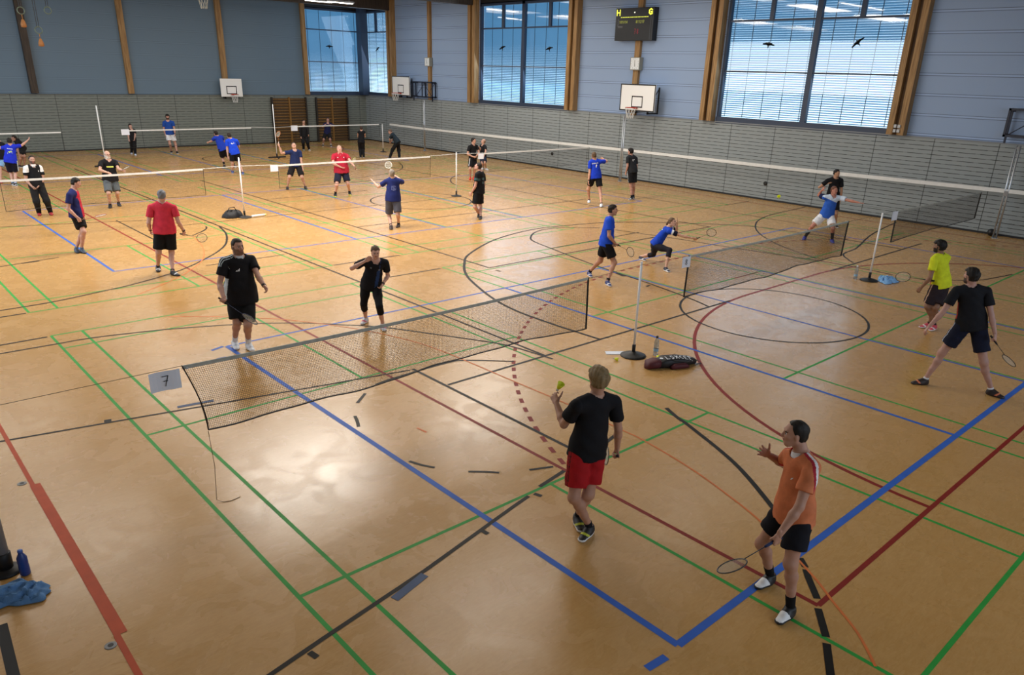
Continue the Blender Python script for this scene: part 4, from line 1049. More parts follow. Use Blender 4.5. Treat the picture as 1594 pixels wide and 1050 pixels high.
POSES = json.loads(r'''{"orange": {"H": 1.76, "g": 1.0, "pv": [-0.179, 0.287, 0.897], "nk": [-0.189, 0.311, 1.433], "hd": [-0.221, 0.385, 1.595], "sl": [-0.298, 0.16, 1.403], "sr": [-0.109, 0.459, 1.319], "el": [-0.458, 0.131, 1.119], "er": [0.093, 0.575, 1.126], "wl": [-0.622, 0.176, 0.904], "wr": [-0.116, 0.64, 1.263], "hl": [-0.228, 0.215, 0.878], "hr": [-0.129, 0.36, 0.878], "kl": [-0.331, 0.167, 0.501], "kr": [-0.225, 0.495, 0.477], "al": [-0.314, 0.102, 0.083], "ar": [-0.035, 0.454, 0.083], "tl": [-0.999, 0.036, 0.0], "tr": [-0.997, 0.083, 0.0], "fw": [-0.826, 0.563, 0.0], "hf": [-0.625, 0.78, 0.0], "rk": [-1.151, 0.295, 0.757], "rh": 0}, "redshorts": {"H": 1.8, "g": 1.0, "pv": [-0.714, 2.162, 0.912], "nk": [-0.683, 2.126, 1.458], "hd": [-0.678, 2.126, 1.626], "sl": [-0.899, 2.169, 1.401], "sr": [-0.491, 2.065, 1.361], "el": [-0.884, 2.336, 1.141], "er": [-0.417, 2.046, 1.06], "wl": [-0.789, 2.546, 1.27], "wr": [-0.353, 2.091, 0.808], "hl": [-0.803, 2.176, 0.892], "hr": [-0.625, 2.148, 0.892], "kl": [-0.93, 2.103, 0.461], "kr": [-0.778, 2.055, 0.458], "al": [-0.732, 2.047, 0.085], "ar": [-0.68, 2.258, 0.085], "tl": [-0.965, -0.263, 0.0], "tr": [-0.554, -0.832, 0.0], "fw": [0.158, 0.987, -0.0], "hf": [0.327, 0.945, 0.0], "rk": [-0.083, 2.461, 0.487], "rh": 1}, "blackright": {"H": 1.82, "g": 1.0, "pv": [6.388, 1.132, 1.033], "nk": [6.356, 1.254, 1.573], "hd": [6.347, 1.283, 1.725], "sl": [6.238, 1.392, 1.488], "sr": [6.474, 1.072, 1.516], "el": [6.132, 1.467, 1.175], "er": [6.433, 0.926, 1.214], "wl": [6.037, 1.569, 0.952], "wr": [6.393, 0.8, 0.957], "hl": [6.336, 1.207, 1.013], "hr": [6.441, 1.058, 1.013], "kl": [6.283, 1.386, 0.535], "kr": [6.451, 0.861, 0.501], "al": [6.214, 1.501, 0.086], "ar": [6.579, 0.704, 0.086], "tl": [-0.707, 0.707, 0.0], "tr": [-0.051, -0.999, 0.0], "fw": [0.819, 0.573, -0.0], "hf": [0.342, 0.94, 0.0], "rk": [6.658, 0.569, 0.518], "rh": 1}, "yellow": {"H": 1.76, "g": 1.0, "pv": [9.273, 2.572, 0.875], "nk": [9.233, 2.7, 1.395], "hd": [9.221, 2.734, 1.538], "sl": [9.043, 2.708, 1.325], "sr": [9.429, 2.631, 1.31], "el": [8.981, 2.68, 1.005], "er": [9.349, 2.666, 0.995], "wl": [8.997, 2.799, 0.785], "wr": [9.098, 2.688, 0.939], "hl": [9.187, 2.588, 0.856], "hr": [9.36, 2.556, 0.856], "kl": [9.113, 2.654, 0.44], "kr": [9.137, 2.514, 0.448], "al": [9.264, 2.505, 0.083], "ar": [9.292, 2.609, 0.083], "tl": [-1.0, 0.004, 0.0], "tr": [-0.818, 0.575, 0.0], "fw": [0.184, 0.983, -0.0], "hf": [-0.129, 0.992, 0.0], "rk": [9.009, 3.194, 0.908], "rh": 1}, "bluestand": {"H": 1.8, "g": 1.0, "pv": [6.861, 8.646, 0.859], "nk": [6.889, 8.614, 1.406], "hd": [6.922, 8.575, 1.566], "sl": [7.047, 8.727, 1.325], "sr": [6.727, 8.493, 1.355], "el": [7.038, 8.642, 1.005], "er": [6.696, 8.436, 1.049], "wl": [6.899, 8.471, 0.859], "wr": [6.881, 8.404, 0.873], "hl": [6.924, 8.711, 0.839], "hr": [6.799, 8.581, 0.839], "kl": [6.908, 8.825, 0.403], "kr": [6.894, 8.399, 0.446], "al": [6.919, 9.137, 0.085], "ar": [6.641, 8.34, 0.085], "tl": [-0.561, -0.828, 0.0], "tr": [-0.427, -0.904, 0.0], "fw": [0.721, -0.692, 0.0], "hf": [0.721, -0.692, 0.0], "rk": [6.833, 7.907, 0.774], "rh": 1}, "lunge": {"H": 1.7, "g": 1.0, "pv": [8.953, 8.902, 0.504], "nk": [9.12, 8.681, 0.942], "hd": [9.164, 8.622, 1.063], "sl": [9.272, 8.767, 0.895], "sr": [8.99, 8.549, 0.875], "el": [9.549, 8.759, 0.802], "er": [9.154, 8.291, 0.796], "wl": [9.449, 8.696, 1.023], "wr": [9.299, 8.066, 0.762], "hl": [9.027, 8.943, 0.485], "hr": [8.878, 8.861, 0.485], "kl": [9.203, 9.114, 0.193], "kr": [8.917, 8.437, 0.46], "al": [9.156, 9.458, 0.08], "ar": [8.736, 8.363, 0.08], "tl": [-0.167, -0.986, 0.0], "tr": [-0.369, -0.929, 0.0], "fw": [0.486, -0.874, 0.0], "hf": [0.29, -0.941, 0.174], "rk": [9.314, 7.563, 0.996], "rh": 1}, "bluewhite": {"H": 1.78, "g": 1.0, "pv": [15.422, 7.883, 0.749], "nk": [15.454, 7.816, 1.287], "hd": [15.457, 7.809, 1.442], "sl": [15.615, 7.671, 1.23], "sr": [15.288, 7.964, 1.236], "el": [15.584, 7.377, 1.204], "er": [15.439, 8.229, 1.258], "wl": [15.601, 7.125, 1.183], "wr": [15.305, 8.085, 1.43], "hl": [15.49, 7.827, 0.73], "hr": [15.353, 7.94, 0.73], "kl": [15.268, 7.557, 0.432], "kr": [15.066, 8.069, 0.432], "al": [15.52, 7.641, 0.084], "ar": [15.231, 8.316, 0.084], "tl": [-0.776, -0.631, 0.0], "tr": [-0.962, -0.271, 0.0], "fw": [-0.634, -0.774, 0.0], "hf": [-0.162, -0.987, 0.0]}, "behindblack": {"H": 1.76, "g": 1.0, "pv": [17.754, 8.907, 0.973], "nk": [17.745, 8.926, 1.51], "hd": [17.752, 8.907, 1.654], "sl": [17.907, 8.802, 1.43], "sr": [17.574, 9.065, 1.422], "el": [17.9, 8.723, 1.112], "er": [17.457, 9.245, 1.205], "wl": [17.867, 8.706, 0.836], "wr": [17.569, 9.048, 1.346], "hl": [17.826, 8.856, 0.954], "hr": [17.682, 8.958, 0.954], "kl": [17.705, 8.676, 0.443], "kr": [17.554, 8.768, 0.444], "al": [17.898, 8.715, 0.083], "ar": [17.739, 8.82, 0.083], "tl": [-0.575, -0.818, 0.0], "tr": [-0.575, -0.818, 0.0], "fw": [-0.575, -0.818, 0.0], "hf": [-0.089, -0.996, 0.0]}, "bluecourt": {"H": 1.82, "g": 1.0, "pv": [14.54, 15.971, 0.977], "nk": [14.491, 16.025, 1.527], "hd": [14.468, 16.048, 1.666], "sl": [14.351, 16.095, 1.434], "sr": [14.679, 15.891, 1.466], "el": [14.326, 16.065, 1.098], "er": [14.992, 15.904, 1.462], "wl": [14.284, 16.056, 0.812], "wr": [15.078, 16.153, 1.509], "hl": [14.464, 16.021, 0.956], "hr": [14.616, 15.921, 0.956], "kl": [14.505, 16.243, 0.496], "kr": [14.597, 15.761, 0.468], "al": [14.719, 16.363, 0.086], "ar": [14.42, 15.512, 0.086], "tl": [-0.799, -0.601, 0.0], "tr": [-0.771, -0.636, 0.0], "fw": [0.548, 0.837, -0.0], "hf": [0.548, 0.837, 0.0]}, "darkgrey": {"H": 1.76, "g": 1.0, "pv": [16.671, 16.092, 1.036], "nk": [16.616, 16.159, 1.566], "hd": [16.589, 16.189, 1.699], "sl": [16.443, 16.166, 1.482], "sr": [16.817, 16.098, 1.454], "el": [16.428, 16.135, 1.189], "er": [16.827, 16.031, 1.134], "wl": [16.478, 16.226, 0.961], "wr": [16.94, 16.127, 0.932], "hl": [16.585, 16.108, 1.017], "hr": [16.757, 16.075, 1.017], "kl": [16.62, 16.059, 0.486], "kr": [16.74, 16.027, 0.481], "al": [16.6, 15.959, 0.083], "ar": [16.852, 16.088, 0.083], "tl": [-0.994, -0.107, 0.0], "tr": [-0.966, -0.26, 0.0], "fw": [0.19, 0.982, -0.0], "hf": [-0.157, 0.988, 0.0]}, "blackmid": {"H": 1.8, "g": 1.1, "pv": [9.429, 16.184, 0.857], "nk": [9.462, 16.157, 1.404], "hd": [9.414, 16.196, 1.563], "sl": [9.265, 16.065, 1.336], "sr": [9.65, 16.239, 1.28], "el": [9.198, 16.061, 1.008], "er": [9.688, 16.232, 0.982], "wl": [9.156, 16.187, 0.789], "wr": [9.734, 16.365, 0.767], "hl": [9.35, 16.141, 0.837], "hr": [9.508, 16.227, 0.837], "kl": [9.251, 16.141, 0.355], "kr": [9.577, 16.278, 0.322], "al": [9.553, 16.303, 0.085], "ar": [9.371, 16.01, 0.085], "tl": [-0.774, -0.634, 0.0], "tr": [-0.702, -0.712, 0.0], "fw": [-0.476, 0.879, -0.0], "hf": [-0.545, 0.766, 0.342]}, "blackred": {"H": 1.76, "g": 1.0, "pv": [14.92, 23.261, 0.877], "nk": [14.922, 23.259, 1.414], "hd": [14.944, 23.243, 1.583], "sl": [15.144, 23.277, 1.331], "sr": [14.702, 23.227, 1.331], "el": [15.115, 23.091, 1.106], "er": [14.57, 23.175, 1.063], "wl": [14.906, 23.04, 0.962], "wr": [14.714, 22.984, 0.965], "hl": [15.004, 23.286, 0.858], "hr": [14.835, 23.237, 0.858], "kl": [14.885, 23.091, 0.462], "kr": [14.669, 23.13, 0.47], "al": [14.98, 23.269, 0.083], "ar": [14.812, 23.292, 0.083], "tl": [-0.665, -0.747, 0.0], "tr": [-0.722, -0.692, 0.0], "fw": [0.277, -0.961, 0.0], "hf": [0.657, -0.754, 0.0]}, "balding": {"H": 1.74, "g": 1.0, "pv": [17.479, 25.674, 0.579], "nk": [17.481, 25.672, 1.11], "hd": [17.49, 25.665, 1.275], "sl": [17.45, 25.475, 1.044], "sr": [17.508, 25.868, 1.05], "el": [17.322, 25.293, 0.858], "er": [17.324, 25.691, 0.91], "wl": [17.146, 25.192, 0.715], "wr": [17.15, 25.567, 1.036], "hl": [17.464, 25.588, 0.56], "hr": [17.494, 25.759, 0.56], "kl": [17.274, 25.282, 0.362], "kr": [17.288, 25.474, 0.342], "al": [17.542, 25.512, 0.082], "ar": [17.554, 25.719, 0.082], "tl": [-0.095, -0.995, 0.0], "tr": [-0.985, 0.172, 0.0], "fw": [-0.985, 0.172, 0.0], "hf": [-0.721, 0.603, 0.342]}, "navyback": {"H": 1.8, "g": 1.08, "pv": [6.364, 16.286, 0.838], "nk": [6.379, 16.276, 1.387], "hd": [6.353, 16.29, 1.528], "sl": [6.221, 16.394, 1.297], "sr": [6.524, 16.155, 1.317], "el": [6.106, 16.626, 1.127], "er": [6.761, 16.341, 1.242], "wl": [6.093, 16.854, 1.244], "wr": [6.664, 16.538, 1.39], "hl": [6.294, 16.341, 0.818], "hr": [6.435, 16.23, 0.818], "kl": [6.353, 16.502, 0.317], "kr": [6.392, 16.103, 0.397], "al": [6.213, 16.207, 0.085], "ar": [6.558, 16.336, 0.085], "tl": [-0.542, -0.841, 0.0], "tr": [-0.756, -0.655, 0.0], "fw": [0.618, 0.786, 0.0], "hf": [0.38, 0.888, 0.259], "rk": [6.697, 17.014, 1.705], "rh": 1}, "bending": {"H": 1.76, "g": 1.0, "pv": [16.438, 31.183, 0.837], "nk": [16.323, 31.452, 1.216], "hd": [16.263, 31.553, 1.316], "sl": [16.182, 31.291, 1.149], "sr": [16.474, 31.563, 1.13], "el": [16.199, 31.512, 0.955], "er": [16.544, 31.76, 0.925], "wl": [16.328, 31.663, 0.802], "wr": [16.572, 31.969, 0.787], "hl": [16.378, 31.119, 0.817], "hr": [16.498, 31.247, 0.817], "kl": [16.264, 31.361, 0.472], "kr": [16.627, 31.356, 0.428], "al": [16.111, 31.431, 0.083], "ar": [16.491, 31.115, 0.083], "tl": [-0.903, -0.429, 0.0], "tr": [-0.698, -0.716, 0.0], "fw": [-0.728, 0.686, -0.0], "hf": [-0.684, 0.644, -0.342]}, "womanback": {"H": 1.66, "g": 1.0, "pv": [15.129, 32.48, 0.822], "nk": [15.159, 32.462, 1.327], "hd": [15.157, 32.46, 1.438], "sl": [15.036, 32.541, 1.248], "sr": [15.277, 32.38, 1.244], "el": [15.099, 32.718, 1.044], "er": [15.383, 32.508, 1.022], "wl": [15.235, 32.84, 0.882], "wr": [15.445, 32.715, 1.136], "hl": [15.059, 32.525, 0.803], "hr": [15.198, 32.435, 0.803], "kl": [15.176, 32.701, 0.441], "kr": [15.309, 32.626, 0.442], "al": [15.074, 32.506, 0.078], "ar": [15.211, 32.438, 0.078], "tl": [0.544, 0.839, 0.0], "tr": [0.544, 0.839, 0.0], "fw": [0.544, 0.839, 0.0], "hf": [0.493, 0.76, 0.423]}, "racketup": {"H": 1.82, "g": 1.0, "pv": [7.503, 24.461, 0.882], "nk": [7.512, 24.457, 1.389], "hd": [7.497, 24.465, 1.558], "sl": [7.687, 24.407, 1.312], "sr": [7.326, 24.506, 1.317], "el": [7.663, 24.309, 1.026], "er": [7.023, 24.511, 1.303], "wl": [7.682, 24.263, 0.755], "wr": [6.948, 24.5, 1.551], "hl": [7.591, 24.436, 0.861], "hr": [7.416, 24.487, 0.861], "kl": [7.586, 24.192, 0.46], "kr": [7.176, 24.353, 0.468], "al": [7.78, 24.361, 0.086], "ar": [7.173, 24.588, 0.086], "tl": [-0.317, -0.948, 0.0], "tr": [-0.501, -0.865, 0.0], "fw": [-0.28, -0.96, 0.0], "hf": [-0.328, -0.845, 0.423], "rk": [6.818, 24.222, 2.032], "rh": 1}, "redpolo": {"H": 1.86, "g": 1.28, "pv": [8.139, 22.244, 0.874], "nk": [8.126, 22.251, 1.441], "hd": [8.109, 22.261, 1.609], "sl": [8.328, 22.157, 1.368], "sr": [7.915, 22.344, 1.366], "el": [8.295, 21.889, 1.215], "er": [7.778, 22.169, 1.136], "wl": [8.33, 21.677, 1.061], "wr": [7.993, 22.032, 1.014], "hl": [8.223, 22.206, 0.854], "hr": [8.054, 22.283, 0.854], "kl": [8.234, 22.019, 0.442], "kr": [7.797, 22.029, 0.426], "al": [8.429, 22.27, 0.088], "ar": [7.83, 22.229, 0.088], "tl": [-0.399, -0.917, 0.0], "tr": [-0.498, -0.867, 0.0], "fw": [-0.414, -0.91, 0.0], "hf": [-0.328, -0.929, 0.174], "rk": [8.103, 21.301, 1.325], "rh": 0}, "barsleft": {"H": 1.72, "g": 1.0, "pv": [14.375, 37.092, 0.773], "nk": [14.391, 37.084, 1.298], "hd": [14.404, 37.079, 1.482], "sl": [14.562, 37.067, 1.221], "sr": [14.204, 37.103, 1.224], "el": [14.519, 36.896, 0.995], "er": [14.114, 37.017, 0.966], "wl": [14.452, 36.725, 0.833], "wr": [14.087, 36.925, 0.74], "hl": [14.46, 37.081, 0.754], "hr": [14.29, 37.102, 0.754], "kl": [14.387, 36.781, 0.423], "kr": [14.194, 36.893, 0.421], "al": [14.544, 36.959, 0.081], "ar": [14.329, 37.161, 0.081], "tl": [-0.162, -0.987, 0.0], "tr": [-0.426, -0.905, 0.0], "fw": [-0.124, -0.992, 0.0], "hf": [-0.124, -0.992, 0.0]}, "barsright": {"H": 1.76, "g": 1.0, "pv": [16.618, 38.631, 0.737], "nk": [16.678, 38.599, 1.269], "hd": [16.69, 38.595, 1.465], "sl": [16.842, 38.508, 1.207], "sr": [16.509, 38.69, 1.204], "el": [16.835, 38.214, 1.137], "er": [16.293, 38.515, 1.083], "wl": [16.606, 38.116, 1.209], "wr": [16.295, 38.287, 1.204], "hl": [16.695, 38.589, 0.717], "hr": [16.541, 38.674, 0.717], "kl": [16.574, 38.258, 0.408], "kr": [16.31, 38.522, 0.396], "al": [16.726, 38.474, 0.083], "ar": [16.417, 38.839, 0.083], "tl": [-0.447, -0.895, 0.0], "tr": [-0.516, -0.857, 0.0], "fw": [-0.478, -0.878, 0.0], "hf": [-0.478, -0.878, 0.0]}, "womanfar": {"H": 1.68, "g": 1.0, "pv": [6.089, 38.587, 0.723], "nk": [6.096, 38.585, 1.19], "hd": [6.086, 38.588, 1.339], "sl": [6.257, 38.628, 1.125], "sr": [5.95, 38.534, 1.125], "el": [6.201, 38.473, 0.899], "er": [5.864, 38.349, 0.931], "wl": [6.103, 38.319, 0.743], "wr": [5.81, 38.189, 0.763], "hl": [6.171, 38.607, 0.704], "hr": [6.008, 38.567, 0.704], "kl": [6.052, 38.287, 0.435], "kr": [6.062, 38.728, 0.398], "al": [6.031, 38.285, 0.079], "ar": [6.043, 38.919, 0.079], "tl": [-0.207, -0.978, 0.0], "tr": [-0.216, -0.976, 0.0], "fw": [0.242, -0.97, 0.0], "hf": [0.242, -0.97, 0.0]}, "bluewhitefar": {"H": 1.88, "g": 1.0, "pv": [7.827, 38.453, 0.981], "nk": [7.818, 38.456, 1.554], "hd": [7.83, 38.453, 1.735], "sl": [8.032, 38.401, 1.474], "sr": [7.636, 38.495, 1.469], "el": [8.022, 38.293, 1.18], "er": [7.589, 38.486, 1.148], "wl": [7.983, 38.174, 0.942], "wr": [7.62, 38.451, 0.853], "hl": [7.918, 38.431, 0.96], "hr": [7.735, 38.475, 0.96], "kl": [8.032, 38.434, 0.423], "kr": [7.734, 38.349, 0.456], "al": [7.982, 38.225, 0.089], "ar": [7.849, 38.622, 0.089], "tl": [-0.18, -0.984, 0.0], "tr": [-0.419, -0.908, 0.0], "fw": [-0.233, -0.972, 0.0], "hf": [-0.233, -0.972, 0.0]}, "bluebend": {"H": 1.78, "g": 1.0, "pv": [7.781, 31.834, 0.806], "nk": [7.635, 31.893, 1.325], "hd": [7.585, 31.909, 1.435], "sl": [7.478, 31.845, 1.243], "sr": [7.84, 31.917, 1.277], "el": [7.467, 32.114, 1.117], "er": [7.989, 32.115, 1.113], "wl": [7.379, 32.338, 1.038], "wr": [8.039, 32.315, 0.965], "hl": [7.693, 31.821, 0.786], "hr": [7.869, 31.847, 0.786], "kl": [7.841, 32.095, 0.392], "kr": [8.011, 31.932, 0.426], "al": [7.799, 31.914, 0.084], "ar": [8.162, 31.594, 0.084], "tl": [-0.379, -0.925, 0.0], "tr": [-0.383, -0.924, 0.0], "fw": [-0.141, 0.99, -0.0], "hf": [-0.141, 0.99, 0.0]}, "blueback": {"H": 1.8, "g": 1.0, "pv": [7.4, 29.659, 0.852], "nk": [7.313, 29.695, 1.393], "hd": [7.269, 29.71, 1.513], "sl": [7.141, 29.704, 1.29], "sr": [7.535, 29.653, 1.304], "el": [7.132, 29.724, 0.99], "er": [7.673, 29.805, 1.072], "wl": [7.119, 29.698, 0.706], "wr": [7.653, 30.027, 1.214], "hl": [7.311, 29.671, 0.832], "hr": [7.489, 29.648, 0.832], "kl": [7.294, 29.728, 0.431], "kr": [7.553, 29.694, 0.422], "al": [7.339, 29.93, 0.085], "ar": [7.534, 29.359, 0.085], "tl": [-0.408, -0.913, 0.0], "tr": [-0.375, -0.927, 0.0], "fw": [0.128, 0.992, -0.0], "hf": [0.128, 0.992, 0.0]}, "blackwhite": {"H": 1.78, "g": 1.0, "pv": [-1.037, 23.494, 0.869], "nk": [-1.024, 23.492, 1.412], "hd": [-1.02, 23.49, 1.559], "sl": [-0.86, 23.51, 1.329], "sr": [-1.216, 23.471, 1.335], "el": [-0.836, 23.464, 1.002], "er": [-1.277, 23.441, 1.02], "wl": [-1.014, 23.354, 0.845], "wr": [-1.197, 23.257, 0.852], "hl": [-0.948, 23.501, 0.849], "hr": [-1.125, 23.487, 0.849], "kl": [-0.91, 23.228, 0.438], "kr": [-1.16, 23.261, 0.428], "al": [-0.829, 23.439, 0.084], "ar": [-1.106, 23.524, 0.084], "tl": [-0.107, -0.994, 0.0], "tr": [-0.189, -0.982, 0.0], "fw": [0.081, -0.997, 0.0], "hf": [0.081, -0.997, 0.0]}, "bluearm": {"H": 1.76, "g": 1.0, "pv": [-0.477, 30.163, 0.863], "nk": [-0.385, 30.149, 1.392], "hd": [-0.382, 30.146, 1.516], "sl": [-0.55, 30.206, 1.309], "sr": [-0.223, 30.088, 1.342], "el": [-0.634, 30.482, 1.258], "er": [-0.014, 30.294, 1.354], "wl": [-0.66, 30.715, 1.349], "wr": [0.187, 30.271, 1.512], "hl": [-0.56, 30.192, 0.844], "hr": [-0.393, 30.135, 0.844], "kl": [-0.496, 30.438, 0.451], "kr": [-0.375, 30.322, 0.457], "al": [-0.541, 30.265, 0.083], "ar": [-0.491, 30.074, 0.083], "tl": [-0.05, -0.999, 0.0], "tr": [0.031, -1.0, 0.0], "fw": [0.326, 0.945, 0.0], "hf": [0.326, 0.945, 0.0]}, "stooped": {"H": 1.76, "g": 1.0, "pv": [0.879, 35.587, 0.798], "nk": [0.711, 35.396, 1.135], "hd": [0.627, 35.323, 1.19], "sl": [0.725, 35.239, 1.056], "sr": [0.777, 35.576, 1.048], "el": [0.654, 35.22, 0.738], "er": [0.772, 35.545, 0.723], "wl": [0.675, 35.188, 0.461], "wr": [0.79, 35.514, 0.446], "hl": [0.909, 35.504, 0.779], "hr": [0.848, 35.669, 0.779], "kl": [0.745, 35.374, 0.475], "kr": [0.873, 35.363, 0.471], "al": [0.699, 35.642, 0.083], "ar": [0.841, 35.568, 0.083], "tl": [-0.937, -0.348, 0.0], "tr": [-0.937, -0.348, 0.0], "fw": [-0.937, -0.348, 0.0], "hf": [-0.937, -0.348, 0.0]}, "edge": {"H": 1.76, "g": 1.0, "pv": [-0.595, 31.398, 0.874], "nk": [-0.567, 31.393, 1.385], "hd": [-0.554, 31.39, 1.528], "sl": [-0.746, 31.417, 1.31], "sr": [-0.411, 31.369, 1.307], "el": [-0.799, 31.561, 1.06], "er": [-0.348, 31.652, 1.26], "wl": [-0.802, 31.653, 0.827], "wr": [-0.377, 31.897, 1.338], "hl": [-0.682, 31.41, 0.854], "hr": [-0.508, 31.385, 0.854], "kl": [-0.692, 31.68, 0.493], "kr": [-0.67, 31.334, 0.495], "al": [-0.753, 31.707, 0.083], "ar": [-0.75, 31.133, 0.083], "tl": [0.144, 0.99, 0.0], "tr": [-0.152, -0.988, 0.0], "fw": [0.144, 0.99, 0.0], "hf": [0.144, 0.99, 0.0]}, "greyshorts": {"H": 1.8, "g": 1.15, "pv": [1.043, 23.905, 0.87], "nk": [1.069, 23.899, 1.418], "hd": [1.072, 23.897, 1.567], "sl": [1.275, 23.933, 1.326], "sr": [0.852, 23.859, 1.345], "el": [1.261, 23.686, 1.156], "er": [0.727, 23.646, 1.158], "wl": [1.327, 23.431, 1.13], "wr": [0.929, 23.497, 1.073], "hl": [1.132, 23.922, 0.85], "hr": [0.955, 23.889, 0.85], "kl": [1.131, 23.738, 0.438], "kr": [0.85, 23.61, 0.462], "al": [1.192, 24.017, 0.085], "ar": [0.885, 23.796, 0.085], "tl": [-0.051, -0.999, 0.0], "tr": [-0.342, -0.94, 0.0], "fw": [0.184, -0.983, 0.0], "hf": [0.184, -0.983, 0.0], "rk": [1.464, 23.344, 1.249], "rh": 1}, "navyred": {"H": 1.8, "g": 1.0, "pv": [-1.362, 17.834, 0.904], "nk": [-1.338, 17.829, 1.453], "hd": [-1.256, 17.81, 1.601], "sl": [-1.28, 18.012, 1.358], "sr": [-1.473, 17.65, 1.359], "el": [-1.317, 17.967, 1.029], "er": [-1.556, 17.619, 1.061], "wl": [-1.286, 17.781, 0.843], "wr": [-1.41, 17.551, 0.847], "hl": [-1.325, 17.917, 0.884], "hr": [-1.398, 17.752, 0.884], "kl": [-1.322, 17.676, 0.498], "kr": [-1.307, 17.831, 0.471], "al": [-1.402, 17.791, 0.085], "ar": [-1.49, 17.913, 0.085], "tl": [0.067, -0.998, 0.0], "tr": [-0.109, -0.994, 0.0], "fw": [0.915, -0.404, 0.0], "hf": [0.897, -0.359, -0.259], "rk": [-0.94, 17.302, 0.913], "rh": 1}, "redback": {"H": 1.82, "g": 1.12, "pv": [-0.415, 14.747, 0.937], "nk": [-0.391, 14.74, 1.491], "hd": [-0.376, 14.735, 1.647], "sl": [-0.597, 14.825, 1.399], "sr": [-0.203, 14.643, 1.393], "el": [-0.702, 14.798, 1.09], "er": [-0.165, 14.573, 1.089], "wl": [-0.637, 14.974, 0.899], "wr": [-0.052, 14.649, 0.868], "hl": [-0.498, 14.786, 0.917], "hr": [-0.333, 14.709, 0.917], "kl": [-0.584, 14.817, 0.444], "kr": [-0.336, 14.755, 0.424], "al": [-0.565, 15.066, 0.086], "ar": [-0.456, 14.487, 0.086], "tl": [-0.341, -0.94, 0.0], "tr": [0.385, -0.923, 0.0], "fw": [0.421, 0.907, 0.0], "hf": [0.421, 0.907, 0.0], "rk": [0.427, 14.828, 0.632], "rh": 1}, "bigblack": {"H": 1.9, "g": 1.25, "pv": [-1.112, 9.257, 0.899], "nk": [-1.093, 9.249, 1.478], "hd": [-1.083, 9.244, 1.642], "sl": [-0.885, 9.255, 1.403], "sr": [-1.318, 9.244, 1.429], "el": [-0.914, 9.008, 1.206], "er": [-1.443, 9.202, 1.11], "wl": [-0.922, 8.766, 1.084], "wr": [-1.49, 8.981, 0.946], "hl": [-1.017, 9.258, 0.878], "hr": [-1.207, 9.256, 0.878], "kl": [-1.179, 8.945, 0.464], "kr": [-1.281, 9.103, 0.483], "al": [-1.109, 9.175, 0.09], "ar": [-1.244, 9.39, 0.09], "tl": [-0.13, -0.992, 0.0], "tr": [-0.239, -0.971, 0.0], "fw": [0.011, -1.0, 0.0], "hf": [0.15, -0.989, 0.0], "rk": [-1.209, 8.636, 0.61], "rh": 1}, "womanblack": {"H": 1.7, "g": 1.0, "pv": [1.096, 8.988, 0.748], "nk": [1.139, 8.864, 1.206], "hd": [1.12, 8.843, 1.344], "sl": [1.279, 8.793, 1.142], "sr": [0.96, 8.971, 1.166], "el": [1.383, 8.886, 0.884], "er": [0.689, 8.912, 1.107], "wl": [1.191, 8.773, 0.772], "wr": [0.909, 8.811, 1.228], "hl": [1.171, 8.948, 0.73], "hr": [1.021, 9.029, 0.73], "kl": [1.019, 8.619, 0.451], "kr": [0.947, 9.013, 0.414], "al": [1.14, 8.728, 0.08], "ar": [1.097, 9.221, 0.08], "tl": [-0.425, -0.905, 0.0], "tr": [-0.812, -0.584, 0.0], "fw": [-0.474, -0.88, 0.0], "hf": [-0.351, -0.9, -0.259]}}''')
